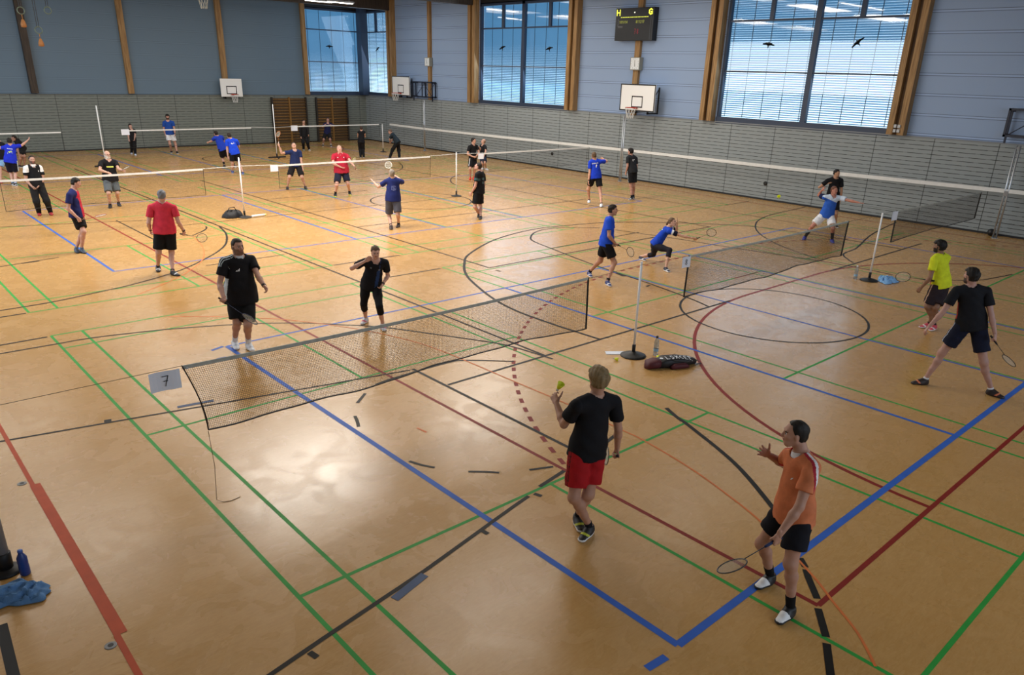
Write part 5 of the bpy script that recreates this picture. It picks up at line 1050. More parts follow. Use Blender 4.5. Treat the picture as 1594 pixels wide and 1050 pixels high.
# garment colours per zone are chosen with small functions of (lateral a, forward b, up c) in metres in the torso frame
def person(key, label, shirt, bottom, shoe, hair, sk='c79a80', socks=None, hands=('relax', 'relax'), bottoms='shorts', hem=-.075, sleeve=.62,
           sh_paint=None, bt_paint=None, beard=None, sole='e8e8e8', collar=None, band=None, fem=0, legcut=.80, thumb=(None, None), rlabel=None, rnor=None,
           rcol='1b1d22', shoe2=None, split=False, rang=None, extra=None, tight=0, hairlen=0, rgrip='1a1a1e', glasses=False, skirtf=1.0):
    J = {k: (np.array(v, float) if isinstance(v, list) else v) for k, v in POSES[key].items()}
    H = J['H']; s = H/1.8; g = J['g']; pv, nk, hd = J['pv'], J['nk'], J['hd']
    dist = np.linalg.norm(pv-np.array(CAM)); h = min(.017, max(.0064, dist*.00105))
    org = V((J['al'][0]+J['ar'][0])/2, (J['al'][1]+J['ar'][1])/2, 0)
    root = empty('person', org)
    up = nrm(nk-pv); fw = nrm(J['fw']-up*(J['fw']@up)); lf = np.cross(up, fw)
    TL = np.linalg.norm(nk-pv)
    ff = .93 if fem else 1.0
    gd = 1+(g-1)*1.6     # belly depth
    # ---- body
    f = Field(h)
    f.ell(pv+up*.01*s, (lf, fw, up), (.158*s*g*ff, .105*s*gd, .115*s), k=.04)
    f.cone(pv+up*.03*s, pv+up*TL*.45, .140*s*g*ff, .132*s*g*ff, fw, .72*gd/g, .74*gd/g, k=.05)
    f.cone(pv+up*TL*.45, pv+up*TL*.78, .135*s*g*ff, .150*s*ff*(1+(g-1)*.5), fw, .72, .64, k=.05)
    f.cone(nk-up*.035*s, nk+(J['hd']-nk)*.55, .056*s*(1+(g-1)*.4)*ff, .052*s*(1+(g-1)*.4)*ff, k=.03)
    for sd, S, E, W in ((1, J['sl'], J['el'], J['wl']), (-1, J['sr'], J['er'], J['wr'])):
        f.cone(nk-up*.075*s+lf*sd*.03*s, S, .064*s, .054*s, fw, .85, .95, k=.04)
        f.cone(nk-up*.005*s, S*.75+nk*.25+up*.005*s, .045*s, .038*s, k=.04)
        f.cone(S, S+(E-S)*.45, .053*s*(.85+.15*g), .050*s*(.85+.15*g)*ff, k=.03)
        f.cone(S+(E-S)*.4, E, .049*s*(.85+.15*g)*ff, .038*s*ff, k=.02)
        f.cone(E, E+(W-E)*.3, .038*s*ff, .041*s*(.8+.2*g)*ff, k=.02)
        f.cone(E+(W-E)*.3, W, .040*s*(.8+.2*g)*ff, .0265*s*ff, k=.02)
    for sd, Hh, K, A, T in ((1, J['hl'], J['kl'], J['al'], J['tl']), (-1, J['hr'], J['kr'], J['ar'], J['tr'])):
        kn = nrm(fw+nrm(T))
        f.cone(Hh+lf*sd*.004*s, Hh+(K-Hh)*.5, .090*s*(.8+.2*g), .074*s*(.8+.2*g), k=.035)
        f.cone(Hh+(K-Hh)*.5, K, .073*s*(.8+.2*g), .056*s*(.85+.15*g), k=.04)
        back = -nrm(T-nrm(A-K)*(T@nrm(A-K)))
        f.cone(K, K+(A-K)*.30+back*.012*s, .051*s*(.85+.15*g), .052*s*(.8+.2*g), k=.04)
        f.cone(K+(A-K)*.30+back*.014*s, K+(A-K)*.62+back*.006*s, .053*s*(.8+.2*g), .041*s, k=.03)
        f.cone(K+(A-K)*.6, A, .041*s, .033*s, k=.02)
        f.cone(A, A+nrm(T)*.03*s-V(0, 0, .04*s), .031*s, .026*s, k=.02)
        f.ell(K+kn*.012*s, (kn, np.cross(kn, up), up), (.037*s, .040*s, .042*s), k=.035)
    parts = []
    P_, Q = f.mesh(); parts.append((relax(P_, Q, 1), Q, 0))
    # ---- head
    hf = nrm(J['hf']); hu = nrm(V(0, 0, 1)-hf*hf[2]+nrm(hd-nk)*.25); hu = nrm(hu-hf*(hu@hf)); hl_ = np.cross(hu, hf)
    hs = s*.97*(.96 if fem else 1.0)*(1+(g-1)*.12)
    def Hp(a, b, c): return hd+hl_*a*hs+hf*b*hs+hu*c*hs     # lateral, forward, up
    hh = max(.0042, min(h*.62, .011)); HA = (hl_, hf, hu)
    f = Field(hh)
    f.ell(Hp(0, -.012, .028), HA, (.074*hs, .092*hs, .088*hs), k=.02)
    f.ell(Hp(0, .022, -.025), HA, (.062*hs, .070*hs, .085*hs), k=.03)
    f.cone(Hp(-.022, .052, -.088), Hp(.022, .052, -.088), .024*hs, .024*hs, k=.03)
    for sd in (1, -1):
        f.cone(Hp(sd*.052, -.004, -.055), Hp(sd*.026, .050, -.088), .020*hs, .018*hs, k=.03)
        f.ell(Hp(sd*.038, .060, -.022), HA, (.020*hs, .018*hs, .018*hs), k=.02)
        f.ell(Hp(sd*.072, -.006, -.012), (hl_+hf*.3*sd*-1, hf, hu), (.010*hs, .018*hs, .030*hs), k=.006)
        f.ell(Hp(sd*.031, .094, .006), HA, (.017*hs, .014*hs, .012*hs), k=.012, sub=True)
    f.cone(Hp(-.03, .078, .026), Hp(.03, .078, .026), .011*hs, .011*hs, k=.014)
    f.cone(Hp(0, .088, .010), Hp(0, .105, -.024), .008*hs, .0125*hs, k=.010)
    f.ell(Hp(0, .096, -.026), HA, (.017*hs, .010*hs, .009*hs), k=.008)
    f.ell(Hp(0, .084, -.052), HA, (.024*hs, .012*hs, .006*hs), k=.006)
    f.ell(Hp(0, .082, -.061), HA, (.021*hs, .012*hs, .006*hs), k=.006)
    f.cone(Hp(0, -.035, -.05), nk+(hd-nk)*.1, .055*hs*(1+(g-1)*.5)*ff, .056*s*(1+(g-1)*.4)*ff, k=.03)
    P_, Q = f.mesh()
    skm = [skin(sk), mat('lips', '9c5f55', .5), mat('brow', '3a2c22', .8), mat('beard_'+(beard or '4a3a30'), beard or '4a3a30', .85)]
    def facep(c):
        q = c-hd; a = q@hl_/hs; b = q@hf/hs; u = q@hu/hs; m = np.zeros(len(c), int)
        if beard:
            m[(u < -.030) & (b > -.012) & (a*a*.6+ (b-.06)**2*0 < 1) & ~((np.abs(a) < .035) & (u > -.042) & (b > .07) & (u > -.040)) & (u > -.115) & (b > .0+.0*u)] = 3
            m[(np.abs(a) > .05) & (u > -.03) & (u < 0) & (b > -.002) & (b < .022)] = 3
        m[(np.abs(a) < .024) & (b > .082) & (u < -.047) & (u > -.066)] = 1
        m[(np.abs(np.abs(a)-.032) < .019) & (b > .07) & (u > .017) & (u < .026)] = 2
        return m
    parts.append((P_, Q, 0))
    # ---- hands
    for i, (E, W, mode, th) in enumerate(((J['el'], J['wl'], hands[0], thumb[0]), (J['er'], J['wr'], hands[1], thumb[1]))):
        D = nrm(W-E); T = fw if th is None else np.array(th, float)
        if abs(nrm(T)@D) > .9: T = up
        inward = -lf if i == 0 else lf
        hasr = 'rk' in J and J['rh'] == i
        if hasr:
            rv = nrm(J['rk']-(W+D*.05*s)); T = rv; D2 = nrm(D-rv*(D@rv)*.75)
            D = D2
            T = nrm(rv-D*(rv@D))
        N = inward
        hh2 = max(.0038, min(.0095, h*.5))
        if abs(np.cross(D, nrm(T-D*(T@D)))@N) < .05: N = V(0, 0, -1)
        P2, Q2 = hand_parts(W, D, N, T, s, 'grip' if hasr else mode, hh2); parts.append((P2, Q2, 0))
        if hasr:
            Tn = nrm(T-D*(T@D)); cN = np.cross(D, Tn); cN = cN if cN@N > 0 else -cN
            gp = W+D*.072*s+cN*.021*s; rv2 = nrm(J['rk']-gp)
            tocam = nrm(np.array(CAM)-gp)
            if rang is not None:   # turn of the string plane about the shaft
                tc_ = nrm(tocam-rv2*(tocam@rv2)); tocam = tc_*math.cos(math.radians(rang))+np.cross(rv2, tc_)*math.sin(math.radians(rang))
            racket(gp-rv2*.0, rv2, rnor if rnor is not None else tocam, rlabel, framec=rcol, grip=rgrip)
    def bp(c):
        d_ = np.linalg.norm(c-hd, axis=1); m = np.zeros(len(c), int); near = d_ < .16*s
        if near.any(): m[near] = facep(c[near])
        return m
    body = nmesh('body', parts, skm, root, org, bp)
    # ---- eyes
    if dist < 14:
        for sd in (1, -1):
            c = Hp(sd*.031, .077, .005)-org; R = .0118*hs
            e = MB(); fwv = Vector(nrm(hf+hl_*sd*.12)); 
            x_ = Vector(hl_); y_ = fwv.cross(x_).normalized()
            vs_ = []; fs = []; mi = []
            for i_ in range(9):
                th = PI*i_/8
                for k_ in range(14):
                    p_ = fwv*math.cos(th)*R+(x_*math.cos(2*PI*k_/14)+y_*math.sin(2*PI*k_/14))*math.sin(th)*R; vs_.append(tuple(Vector(c)+p_))
            for i_ in range(8):
                for k_ in range(14):
                    e_f = (i_*14+k_, i_*14+(k_+1) % 14, (i_+1)*14+(k_+1) % 14, (i_+1)*14+k_); fs.append(e_f); mi.append(1 if i_ < 2 else 0)
            e.v = vs_; e.f = fs; e.m = mi; e.build('eye', [mat('eye_white', 'cfcac4', .3), mat('iris', '1e1612', .2)], root, smooth=True)
    if glasses:
        m = MB()
        for sd in (1, -1):
            m.tube([tuple(Hp(sd*.032+.021*math.cos(2*PI*k/16), .104, .004+.015*math.sin(2*PI*k/16))-org) for k in range(16)], .0025*hs, 5, closed=True)
            m.tube([tuple(Hp(sd*.054, .1, .008)-org), tuple(Hp(sd*.08, .0, .006)-org)], .002*hs, 5)
        m.tube([tuple(Hp(-.011, .108, .006)-org), tuple(Hp(.011, .108, .006)-org)], .002*hs, 5); m.build('glasses', M_BLACK, root)
    # ---- hair
    if hair:
        style, hc = hair; f = Field(hh)
        t_ = {'short': .012, 'crop': .006, 'full': .02, 'mop': .026, 'receding': .009, 'fringe': .009, 'long': .016, 'tail': .012, 'bun': .012}[style]
        f.ell(Hp(0, -.014, .028), HA, ((.074+t_)*hs, (.092+t_)*hs, (.088+t_*.9)*hs), k=.02)
        if style in ('mop', 'full'): f.ell(Hp(0, .03, .075), HA, (.06*hs, .06*hs, .045*hs), k=.03)
        if style in ('crop', 'short', 'full', 'mop', 'receding', 'fringe'): f.ell(Hp(0, -.03, -.03), HA, ((.070+t_*.4)*hs, (.072+t_*.6)*hs, .055*hs), k=.02)
        rs = np.random.RandomState(abs(hash_(key)) % 1000); ph = rs.uniform(0, 6.28, 9)
        def post(F, X, Y, Z):
            px, py, pz = X-hd[0], Y-hd[1], Z-hd[2]
            a = (px*hl_[0]+py*hl_[1]+pz*hl_[2])/hs; b = (px*hf[0]+py*hf[1]+pz*hf[2])/hs; u = (px*hu[0]+py*hu[1]+pz*hu[2])/hs
            amp = {'crop': .0015, 'receding': .002, 'fringe': .002}.get(style, .004)
            F = F+amp*(np.sin(a*95+ph[0]+b*30)*np.sin(b*80+ph[1])+.7*np.sin(u*70+ph[2]+a*60))
            line = {'receding': .085, 'fringe': .2, 'crop': .066, 'long': .06, 'tail': .066, 'bun': .066}.get(style, .058)
            if style in ('mop',): line = .045
            top = (line - u) + np.maximum(0, -(b-.0))*0
            # front hairline curves back at the temples
            top = top + np.maximum(0, np.abs(a)-.035)*(.9 if style in ('receding',) else .35)
            low = -.062 if style not in ('long', 'tail', 'bun') else -.04
            side = np.maximum(b-(.012 if style not in ('fringe',) else .0)-np.clip(u, 0, .06)*.45, low-u)
            if style == 'fringe': keep = np.maximum(side, u-.055)
            elif style == 'receding': keep = np.minimum(np.maximum(top, b-.055), side)
            else: keep = np.minimum(top, side)
            # ears stay free
            ear = .026-np.sqrt((b+.004)**2+((u+.014)*.8)**2); keep = np.maximum(keep, ear)
            return np.maximum(F, keep*hs)
        hp = [(*f.mesh(post), 0)]
        if style in ('long', 'tail', 'bun'):
            f2 = Field(hh)
            if style == 'tail':
                f2.cone(Hp(0, -.105, .03), Hp(0, -.15, -.03), .026*hs, .030*hs, k=.02); f2.cone(Hp(0, -.15, -.03), Hp(0.02, -.16, -.16), .030*hs, .012*hs, k=.02)
            elif style == 'bun': f2.ell(Hp(0, -.12, .03), HA, (.034*hs, .034*hs, .034*hs))
            else:
                for x_ in (-.05, -.025, 0, .025, .05): f2.cone(Hp(x_, -.07, .0), Hp(x_*1.1, -.085+abs(x_)*.4, -.15+.01*math.sin(x_*90)), .035*hs, .018*hs, k=.02)
            hp.append((*f2.mesh(), 0))
        nmesh('hair', [(relax(p, q, 1), q, m) for p, q, m in hp], [mat('hair_'+hc, hc, .6, noise=.18, nscale=60, spec=.3, bump=.3, bscale=120)], root, org)
    # ---- shirt
    rs = np.random.RandomState(abs(hash_(key)) % 9999); ph = rs.uniform(0, 6.28, 12)
    def wrinkle(F, X, Y, Z, amp=.0035):
        return F+amp*s*(np.sin(X*31+Z*17+ph[0]+2*np.sin(Z*9+ph[5]))*np.sin(Y*27-Z*23+ph[1])+.7*np.sin(Z*41+X*19-Y*15+ph[2])*np.sin(X*13+Y*11+ph[3]))
    ex = (.012 if tight else .020)+h*.25
    shc = [fabric(c) for c in ([shirt] if isinstance(shirt, str) else shirt)]
    hb = pv+up*hem*s
    f = Field(h)
    f.cone(hb, pv+up*.06*s, (.190*g*ff+ex)*s*skirtf, (.170*g*ff+ex)*s, fw, .80*gd/g, .78*gd/g, k=.04)
    f.cone(pv+up*.06*s, pv+up*TL*.42, (.168*g*ff+ex)*s, (.140*g*ff+ex)*s, fw, .76*gd/g, .76*gd/g, k=.05)
    f.cone(pv+up*TL*.42, pv+up*TL*.79, (.140*g*ff+ex)*s, (.150*ff*(1+(g-1)*.5)+ex*.8)*s, fw, .74, .67, k=.05)
    for sd, S in ((1, J['sl']), (-1, J['sr'])):
        f.cone(nk-up*.080*s+lf*sd*.03*s, S, (.067+ex*.6)*s, (.056+ex*.6)*s, fw, .9, 1.0, k=.04)
        f.cone(nk-up*.012*s, S*.75+nk*.25+up*.004*s, (.047+ex*.5)*s, (.042+ex*.55)*s, k=.04)
    nkc = nk+up*.012*s; hdv = nrm(hd-nk)
    def post(F, X, Y, Z):
        F = wrinkle(F, X, Y, Z)
        lo_ = (X-hb[0])*up[0]+(Y-hb[1])*up[1]+(Z-hb[2])*up[2]
        F = np.maximum(F, -lo_+.006*np.sin(X*40+Y*37))
        # neck opening: a round hole about the neck
        qx, qy, qz = X-nk[0], Y-nk[1], Z-nk[2]; t = qx*hdv[0]+qy*hdv[1]+qz*hdv[2]
        fb_ = qx*fw[0]+qy*fw[1]+qz*fw[2]
        rad = np.sqrt(np.maximum(0, qx*qx+qy*qy+qz*qz-t*t))-(.064*(1+(g-1)*.4)+.012)*s-np.clip(fb_, 0, .05)*.35
        return np.maximum(F, -np.maximum(rad, -t-(.03+np.clip(fb_, 0, .1)*.5/s)*s))
    sp_ = [(*f.mesh(post), 0)]
    sl_parts = []
    for sd, S, E in ((1, J['sl'], J['el']), (-1, J['sr'], J['er'])):
        f = Field(h); 
        rsl = (.050*(.85+.15*g)*ff+(.014 if tight else .022))*s
        f.cone(S-(E-S)*.02, S+(E-S)*sleeve*1.3, (.055+ex*.6)*s*(.9+.1*g), rsl*1.06, k=.03, cut=(None, 1/1.3/1.0 if sleeve < .9 else None))
        if sleeve >= 1.2:   # long sleeve
            W = J['wl'] if sd == 1 else J['wr']
            f = Field(h); f.cone(S-(E-S)*.05, E, (.054+ex*.55)*s, .050*s, k=.02); f.cone(E, W, .050*s, .036*s, k=.02)
        sl_parts.append((*f.mesh(lambda F, X, Y, Z: wrinkle(F, X, Y, Z, .0025)), 0))
    def tfr(c): q = c-pv; return q@lf/s, q@fw/s, q@up/s
    pf = None
    if sh_paint:
        def pf(c):
            a, b, u = tfr(c); tl_ = ((c-J['sl'])@(J['el']-J['sl']))/np.sum((J['el']-J['sl'])**2); tr_ = ((c-J['sr'])@(J['er']-J['sr']))/np.sum((J['er']-J['sr'])**2)
            dl = np.linalg.norm(c-J['sl'], axis=1)/s; dr = np.linalg.norm(c-J['sr'], axis=1)/s
            AUX['bl'] = (c-J['sl'])@fw/s; AUX['br'] = (c-J['sr'])@fw/s
            m = sh_paint(a, b, u, tl_, tr_, dl, dr, TL/s); return np.asarray(m, int)
    allp = [(relax(p, q, 1), q, m) for p, q, m in sp_+sl_parts]
    so = nmesh('shirt', allp, shc, root, org, pf)
    if collar:
        f = Field(max(.005, h*.6)); gc = 1+(g-1)*.4
        f.cone(nk-up*.030*s+fw*.006*s, nk+hdv*.028*s+fw*.004*s, .080*s*ff*gc, .068*s*ff*gc, k=.01, cut=(0, 1))
        for sd in (1, -1): f.cone(nk+fw*.060*s*gc+lf*sd*.028*s-up*.002*s, nk+fw*.098*s*gc+lf*sd*.030*s-up*.075*s, .022*s, .008*s, fw, .4, k=.012)
        f.cone(nk-up*.06*s+fw*.0*s, nk+hdv*.09*s, .058*s*gc, .058*s*gc, k=-.006)
        nmesh('collar', [(*f.mesh(), 0)], [fabric(collar)], root, org)
    # ---- shorts / trousers
    btc = [fabric(c) for c in ([bottom] if isinstance(bottom, str) else bottom)]
    wt = pv+up*(max(hem, -.09)+.05)*s
    f = Field(h); ex2 = (.006 if bottoms == 'tights' else .020)+h*.25
    f.ell(pv+up*.005*s, (lf, fw, up), ((.158*g*ff+ex2*.5)*s, (.107*gd+ex2*.5)*s, .125*s), k=.04, cut=(wt, up))
    for sd, Hh, K, A in ((1, J['hl'], J['kl'], J['al']), (-1, J['hr'], J['kr'], J['ar'])):
        Hq = Hh+lf*sd*.006*s; gg = .8+.2*g
        if bottoms == 'shorts': f.cone(Hq, Hq+(K-Hq)*legcut*1.3, (.092*gg+ex2)*s, (.084*gg+ex2*1.0)*s*skirtf, k=.03, cut=(None, 1/1.3))
        elif bottoms == 'tights':
            f.cone(Hq, Hh+(K-Hh)*.5, (.091*gg)*s+.008, .077*gg*s+.008, k=.03); f.cone(Hh+(K-Hh)*.5, K, .075*gg*s+.008, .056*s+.008, k=.03)
            back = -J['tl' if sd == 1 else 'tr']
            f.cone(K, K+(A-K)*.42, .055*s+.008, .057*s+.008, k=.02, cut=(None, .96)); f.ell(K+nrm(fw+nrm(J['tl' if sd == 1 else 'tr']))*.012*s, (fw, lf, up), (.051*s, .052*s, .055*s), k=.02)
        else:
            f.cone(Hq, K, (.093*gg+.014)*s, (.062*gg+.026)*s+h*.3, k=.03); f.cone(K, A-V(0, 0, .03*s), (.062*gg+.024)*s+h*.3, .056*s+h*.3, k=.03)
    def post(F, X, Y, Z):
        F = wrinkle(F, X, Y, Z, .0012 if bottoms == 'tights' else .004)
        if bottoms == 'trousers': F = np.maximum(F, .035*s-(Z-0*X))
        return F
    P_, Q = f.mesh(post); pf = None
    if bt_paint:
        def pf(c):
            out = np.zeros(len(c), int)
            for sd, Hh, K, A in ((1, J['hl'], J['kl'], J['al']), (-1, J['hr'], J['kr'], J['ar'])):
                ax_ = nrm(K-Hh); q = c-Hh; t = q@ax_; rad = q-np.outer(t, ax_); oo = nrm(lf*sd-ax_*(lf*sd@ax_)); ofw = np.cross(ax_, oo)
                ro = rad@oo; rf = rad@ofw; ang = np.degrees(np.arctan2(rf*sd, ro))   # 0 = outer seam
                sidec = ((c-pv)@lf)*sd > 0
                r_ = bt_paint(ang, t/np.linalg.norm(K-Hh)); out[sidec & (r_ > 0)] = r_[sidec & (r_ > 0)]
            return out
    nmesh({'shorts': 'shorts', 'tights': 'leggings', 'trousers': 'trousers'}[bottoms], [(relax(P_, Q, 1), Q, 0)], btc, root, org, pf)
    # ---- socks and shoes
    for sd, K, A, T, sc_ in ((1, J['kl'], J['al'], J['tl'], shoe), (-1, J['kr'], J['ar'], J['tr'], shoe2 or shoe)):
        if socks:
            f = Field(max(.006, h*.8)); shn = nrm(K-A); f.cone(A-V(0, 0, .02*s), A+shn*socks[1]*s, .039*s, (.039+socks[1]*.05)*s, k=.01, cut=(None, 1))
            nmesh('sock', [(*f.mesh(), 0)], [fabric(socks[0])], root, org)
        T = nrm(V(T[0], T[1], 0)); Sd = np.cross(V(0, 0, 1), T); z0 = A[2]-.085*s; B = V(A[0], A[1], max(0, z0))-T*.055*s
        def F_(x, y, z): return B+T*x*s+Sd*y*s+V(0, 0, z*s)
        f = Field(max(.006, h*.7)); U = V(0, 0, 1)
        f.cone(F_(.035, 0, .035), F_(.10, 0, .03), .042*s, .045*s, U, .8, k=.03)
        f.cone(F_(.10, 0, .03), F_(.215, .004*sd, .022), .046*s, .040*s, U, .72, .55, k=.03)
        f.cone(F_(.05, 0, .045), F_(.055, 0, .088), .045*s, .044*s, k=.02, cut=(None, 1))
        f.cone(F_(.06, 0, .066), F_(.15, 0, .042), .042*s, .034*s, k=.03)
        bz = B[2]
        def post(F, X, Y, Z): 
            w_ = np.maximum(F-.004, np.maximum(Z-bz-.022*s, -(Z-bz)+.001)); return np.minimum(np.maximum(F, -(Z-bz)+.001), w_)
        P_, Q = f.mesh(post)
        cols = sc_ if isinstance(sc_, (list, tuple)) else [sc_]
        rr = np.random.RandomState(int(A[0]*100) % 97)
        def pf(c):
            m = np.zeros(len(c), int); m[(c[:, 2]-bz) < .030*s] = 1
            if len(cols) > 1:
                q = c-B; x = q@T/s; y = q@Sd/s; z = q[:, 2]/s
                m[(m == 0) & ((x < .115+z*.3) if split else (np.abs(x-.12-z*.9) < .016))] = 2
            return m
        o = nmesh('shoe', [(relax(P_, Q, 1), Q, 0)], [mat('shoe_'+cols[0], cols[0], .5), mat('sole_'+sole, sole, .6), mat('shoe_'+cols[-1], cols[-1], .5)], root, org, pf)
        if dist < 13 and o:
            m = MB()
            for i_ in range(4):
                x = .085+.022*i_; z = .093-.012*i_
                m.tube([tuple(F_(x, -.022, z-.012)-org), tuple(F_(x+.004, 0, z)-org), tuple(F_(x, .022, z-.012)-org)], .0035*s, 5)
            l_ = m.build('laces', mat('lace', 'b8b8b8' if cols[0] < '8' else '303030', .7), None); l_.parent = o
    if band:   # wristband or watch
        for side in band:
            E, W = (J['el'], J['wl']) if side == 'l' else (J['er'], J['wr']); a_ = W+(E-W)*.06; b_ = W+(E-W)*.16
            m = MB().tube([tuple(a_-org), tuple(b_-org)], .031*s*(.8+.2*g), 16); m.build('wristband', M_BLACK, root)
    if extra: extra(root, org, J, dict(up=up, fw=fw, lf=lf, s=s, pv=pv, nk=nk, hd=hd, Hp=Hp, hf=hf, hl=hl_, hu=hu))
    tag(root, label, 'person')
    return root, J
def hash_(k):
    v = 7
    for ch in k: v = (v*31+ord(ch)) % 1000003
    return v

# ------------------------------------------------------------------ the players
def sel(*rules):
    """rules: (mask, index) pairs; later wins"""
    m = np.zeros(len(rules[0][0]), int)
    for k, i in rules: m[k] = i
    return m
def chest_patch(name, m, a, u, w_, h_, back=False, depth=None):
    """small emblem lying on the shirt; a lateral, u up (torso frame, metres), placed on the cloth surface"""
    def fx(root, org, J, fr):
        s = fr['s']; sg = -1 if back else 1
        so = [c for c in root.children if c.name.startswith('shirt')][0]
        o_ = Vector(fr['pv']-org)+Vector(fr['lf'])*a*s+Vector(fr['up'])*u*s; dr = Vector(fr['fw'])*sg
        mb = MB()
        n = 4; grid = []
        sub = so.data
        from mathutils.bvhtree import BVHTree
        bvh = BVHTree.FromPolygons([v.co for v in sub.vertices], [p.vertices for p in sub.polygons])
        for j in range(n+1):
            for i in range(n+1):
                p = o_+Vector(fr['lf'])*(i/n-.5)*w_*s*(1 if not back else -1)+Vector(fr['up'])*(j/n-.5)*h_*s+dr*.5
                hit = bvh.ray_cast(p, -dr, 1.0)[0]
                grid.append(hit+dr*.003 if hit else None)
        if any(q is None for q in grid): return
        if callable(m):
            pts = m()
            def at_(x, y):
                x = min(.999, max(0, x))*n; y = min(.999, max(0, y))*n; i, j = int(x), int(y); fx_, fy_ = x-i, y-j
                g_ = lambda ii, jj: grid[jj*(n+1)+ii]
                return (g_(i, j)*(1-fx_)+g_(i+1, j)*fx_)*(1-fy_)+(g_(i, j+1)*(1-fx_)+g_(i+1, j+1)*fx_)*fy_
            for (cidx, poly) in pts:
                # poly: list of closed polygons in unit square
                v_ = [at_(*q) for q in poly]
                mb.add([tuple(q) for q in v_], [tuple(range(len(v_)))], cidx)
            return mb.build(name, fx.mats, root)
        for j in range(n):
            for i in range(n):
                mb.add([tuple(grid[j*(n+1)+i]), tuple(grid[j*(n+1)+i+1]), tuple(grid[(j+1)*(n+1)+i+1]), tuple(grid[(j+1)*(n+1)+i])], [(0, 1, 2, 3)])
        mb.build(name, m, root)
    return fx
def both(*fs):
    def fx(*a):
        for f in fs: f(*a)
    return fx
def emblem(name, polys, mats, a, u, w_, h_, back=False):
    fx = chest_patch(name, (lambda: polys), a, u, w_, h_, back); fx.mats = mats; return fx
WHT = fabric('e4e8ee')
three_bars = [(0, [(.0, 0), (.22, 0), (.34, .25), (.2, .33)]), (0, [(.3, 0), (.52, 0), (.72, .5), (.55, .6)]), (0, [(.6, 0), (.85, 0), (1, .8), (.85, .95)])]
tri = [(0, [(0, 0), (1, 0), (.45, 1)])]
def words(n, seed, h0=0, h1=1):
    rnd = random.Random(seed); out = []; x = 0
    while x < .97:
        w_ = rnd.uniform(.5, .9)/n; out.append((0, [(x, h0), (min(1, x+w_), h0), (min(1, x+w_), h1), (x, h1)])); x += 1.25/n
    return out
swoosh = [(0, [(0, .35), (.3, .0), (1, .8), (.35, .3), (.15, .45)])]
shuttle_fig = [(0, [(.35, 0), (.6, .05), (.65, .3), (1, .85), (.8, 1), (.5, .9), (.3, .35)])]
ring_fig = [(0, [(.5+.5*math.cos(a), .5+.5*math.sin(a)) for a in [2*PI*k/14 for k in range(14)]])]

# 1 man in the orange polo, right foreground
def pt_orange(a, b, u, tl_, tr_, dl, dr, TL):
    m = np.zeros(len(a), int)
    for sd, d_ in ((1, dl), (-1, dr)):
        side = (a*sd > .05) & (u > TL-.27); bb = AUX['bl'] if sd == 1 else AUX['br']
        m[side & (np.abs(bb-.018) < .012)] = 1
        m[side & (np.abs(bb+.006) < .012)] = 2
    return m
person('orange', 'man in orange polo with white collar and shoulder stripes, holding a racket low',
       ['cc7850', 'ac2a3a', 'e4e2e4'], '14161f', ['eef0f2', '16171a'], ('receding', '1b1714'), sk='b88c78', socks=('121214', .12), hands=('grip', 'open'),
       sh_paint=pt_orange, collar='e6e8ee', legcut=.66, sole='1c1c1e', rlabel='black badminton racket held low by the man in orange', rang=62, split=True, thumb=(None, (0, 0, 1)),
       extra=emblem('logo', [(0, [(0, 0), (.5, .2), (1, 1), (.4, .7)])], [WHT], .075, .36, .03, .03), rgrip='20305a')
# 2 boy in black shirt and red shorts
person('redshorts', 'fair-haired player in black T-shirt and red shorts, holding up a yellow shuttlecock', '15161b', ['b01c22', '1a1416'], ['1d1f24', 'c4cc3a'], ('mop', '84704f'),
       sk='bd917c', socks=('1a1c22', .06), hands=('claw', 'grip'), bt_paint=lambda an, t: np.where((np.abs(np.abs(an-8)-0) < 2.5) | (np.abs(an-20) < 2.5) | (np.abs(an+4) < 2.5), 1, 0)*(t > -.3), legcut=.76, sole='eceef0',
       rlabel='black racket held low behind the player in red shorts', thumb=((0, -1, 0), None))
# 3 man in black on the right
person('blackright', 'man in black T-shirt and navy shorts in a wide stance at the right edge', ['14161c', 'b2372c'], ['141a30', 'a9b2c4'], ['22191a', 'd2744c'], ('full', '15110f'), sk='b38c80', beard='453630',
       hands=('relax', 'grip'), bt_paint=lambda an, t: np.where((np.abs(an-6) < 5), 1, 0), sh_paint=lambda a, b, u, tl, tr, dl, dr, TL: sel(((np.abs(a) > .125) & (u > .1) & (u < .34) & (np.abs(b) < .018) & (a > 0), 1)), legcut=.7, socks=('d6d8dc', .035), sole='2a2426',
       rlabel='dark racket hanging from the right hand of the man in black with wide stance', rang=66)
# 4 yellow
person('yellow', 'man in bright yellow T-shirt and charcoal shorts, dark hair, at the right', ['d3e02c', 'c4401f'], ['2a2228', 'c9a890'], ['c8485a', 'e6e2e4'], ('mop', '120f0e'), sk='8a6854', beard='1c1512', hands=('relax', 'grip'),
       sh_paint=lambda a, b, u, tl, tr, dl, dr, TL: sel(((b > .085) & (a > .0) & (u < .12), 1)), bt_paint=lambda an, t: np.where((np.abs(an-20) < 6), 1, 0), legcut=.88, socks=('26222a', .05), sole='d8d4d6',
       rlabel='racket held low in front by the man in yellow', rang=20)
# 5 blue standing
person('bluestand', 'slim man in royal blue T-shirt and black shorts standing sideways with a racket, mid court', '1c4ccc', '111116', ['1c2f6e', 'e6eaf2'], ('short', '1c1512'), sk='b98d78', hands=('relax', 'grip'), legcut=.72, socks=('141620', .07), sole='e8ecf4',
       rlabel='racket held forward by the slim man in royal blue', rang=30)
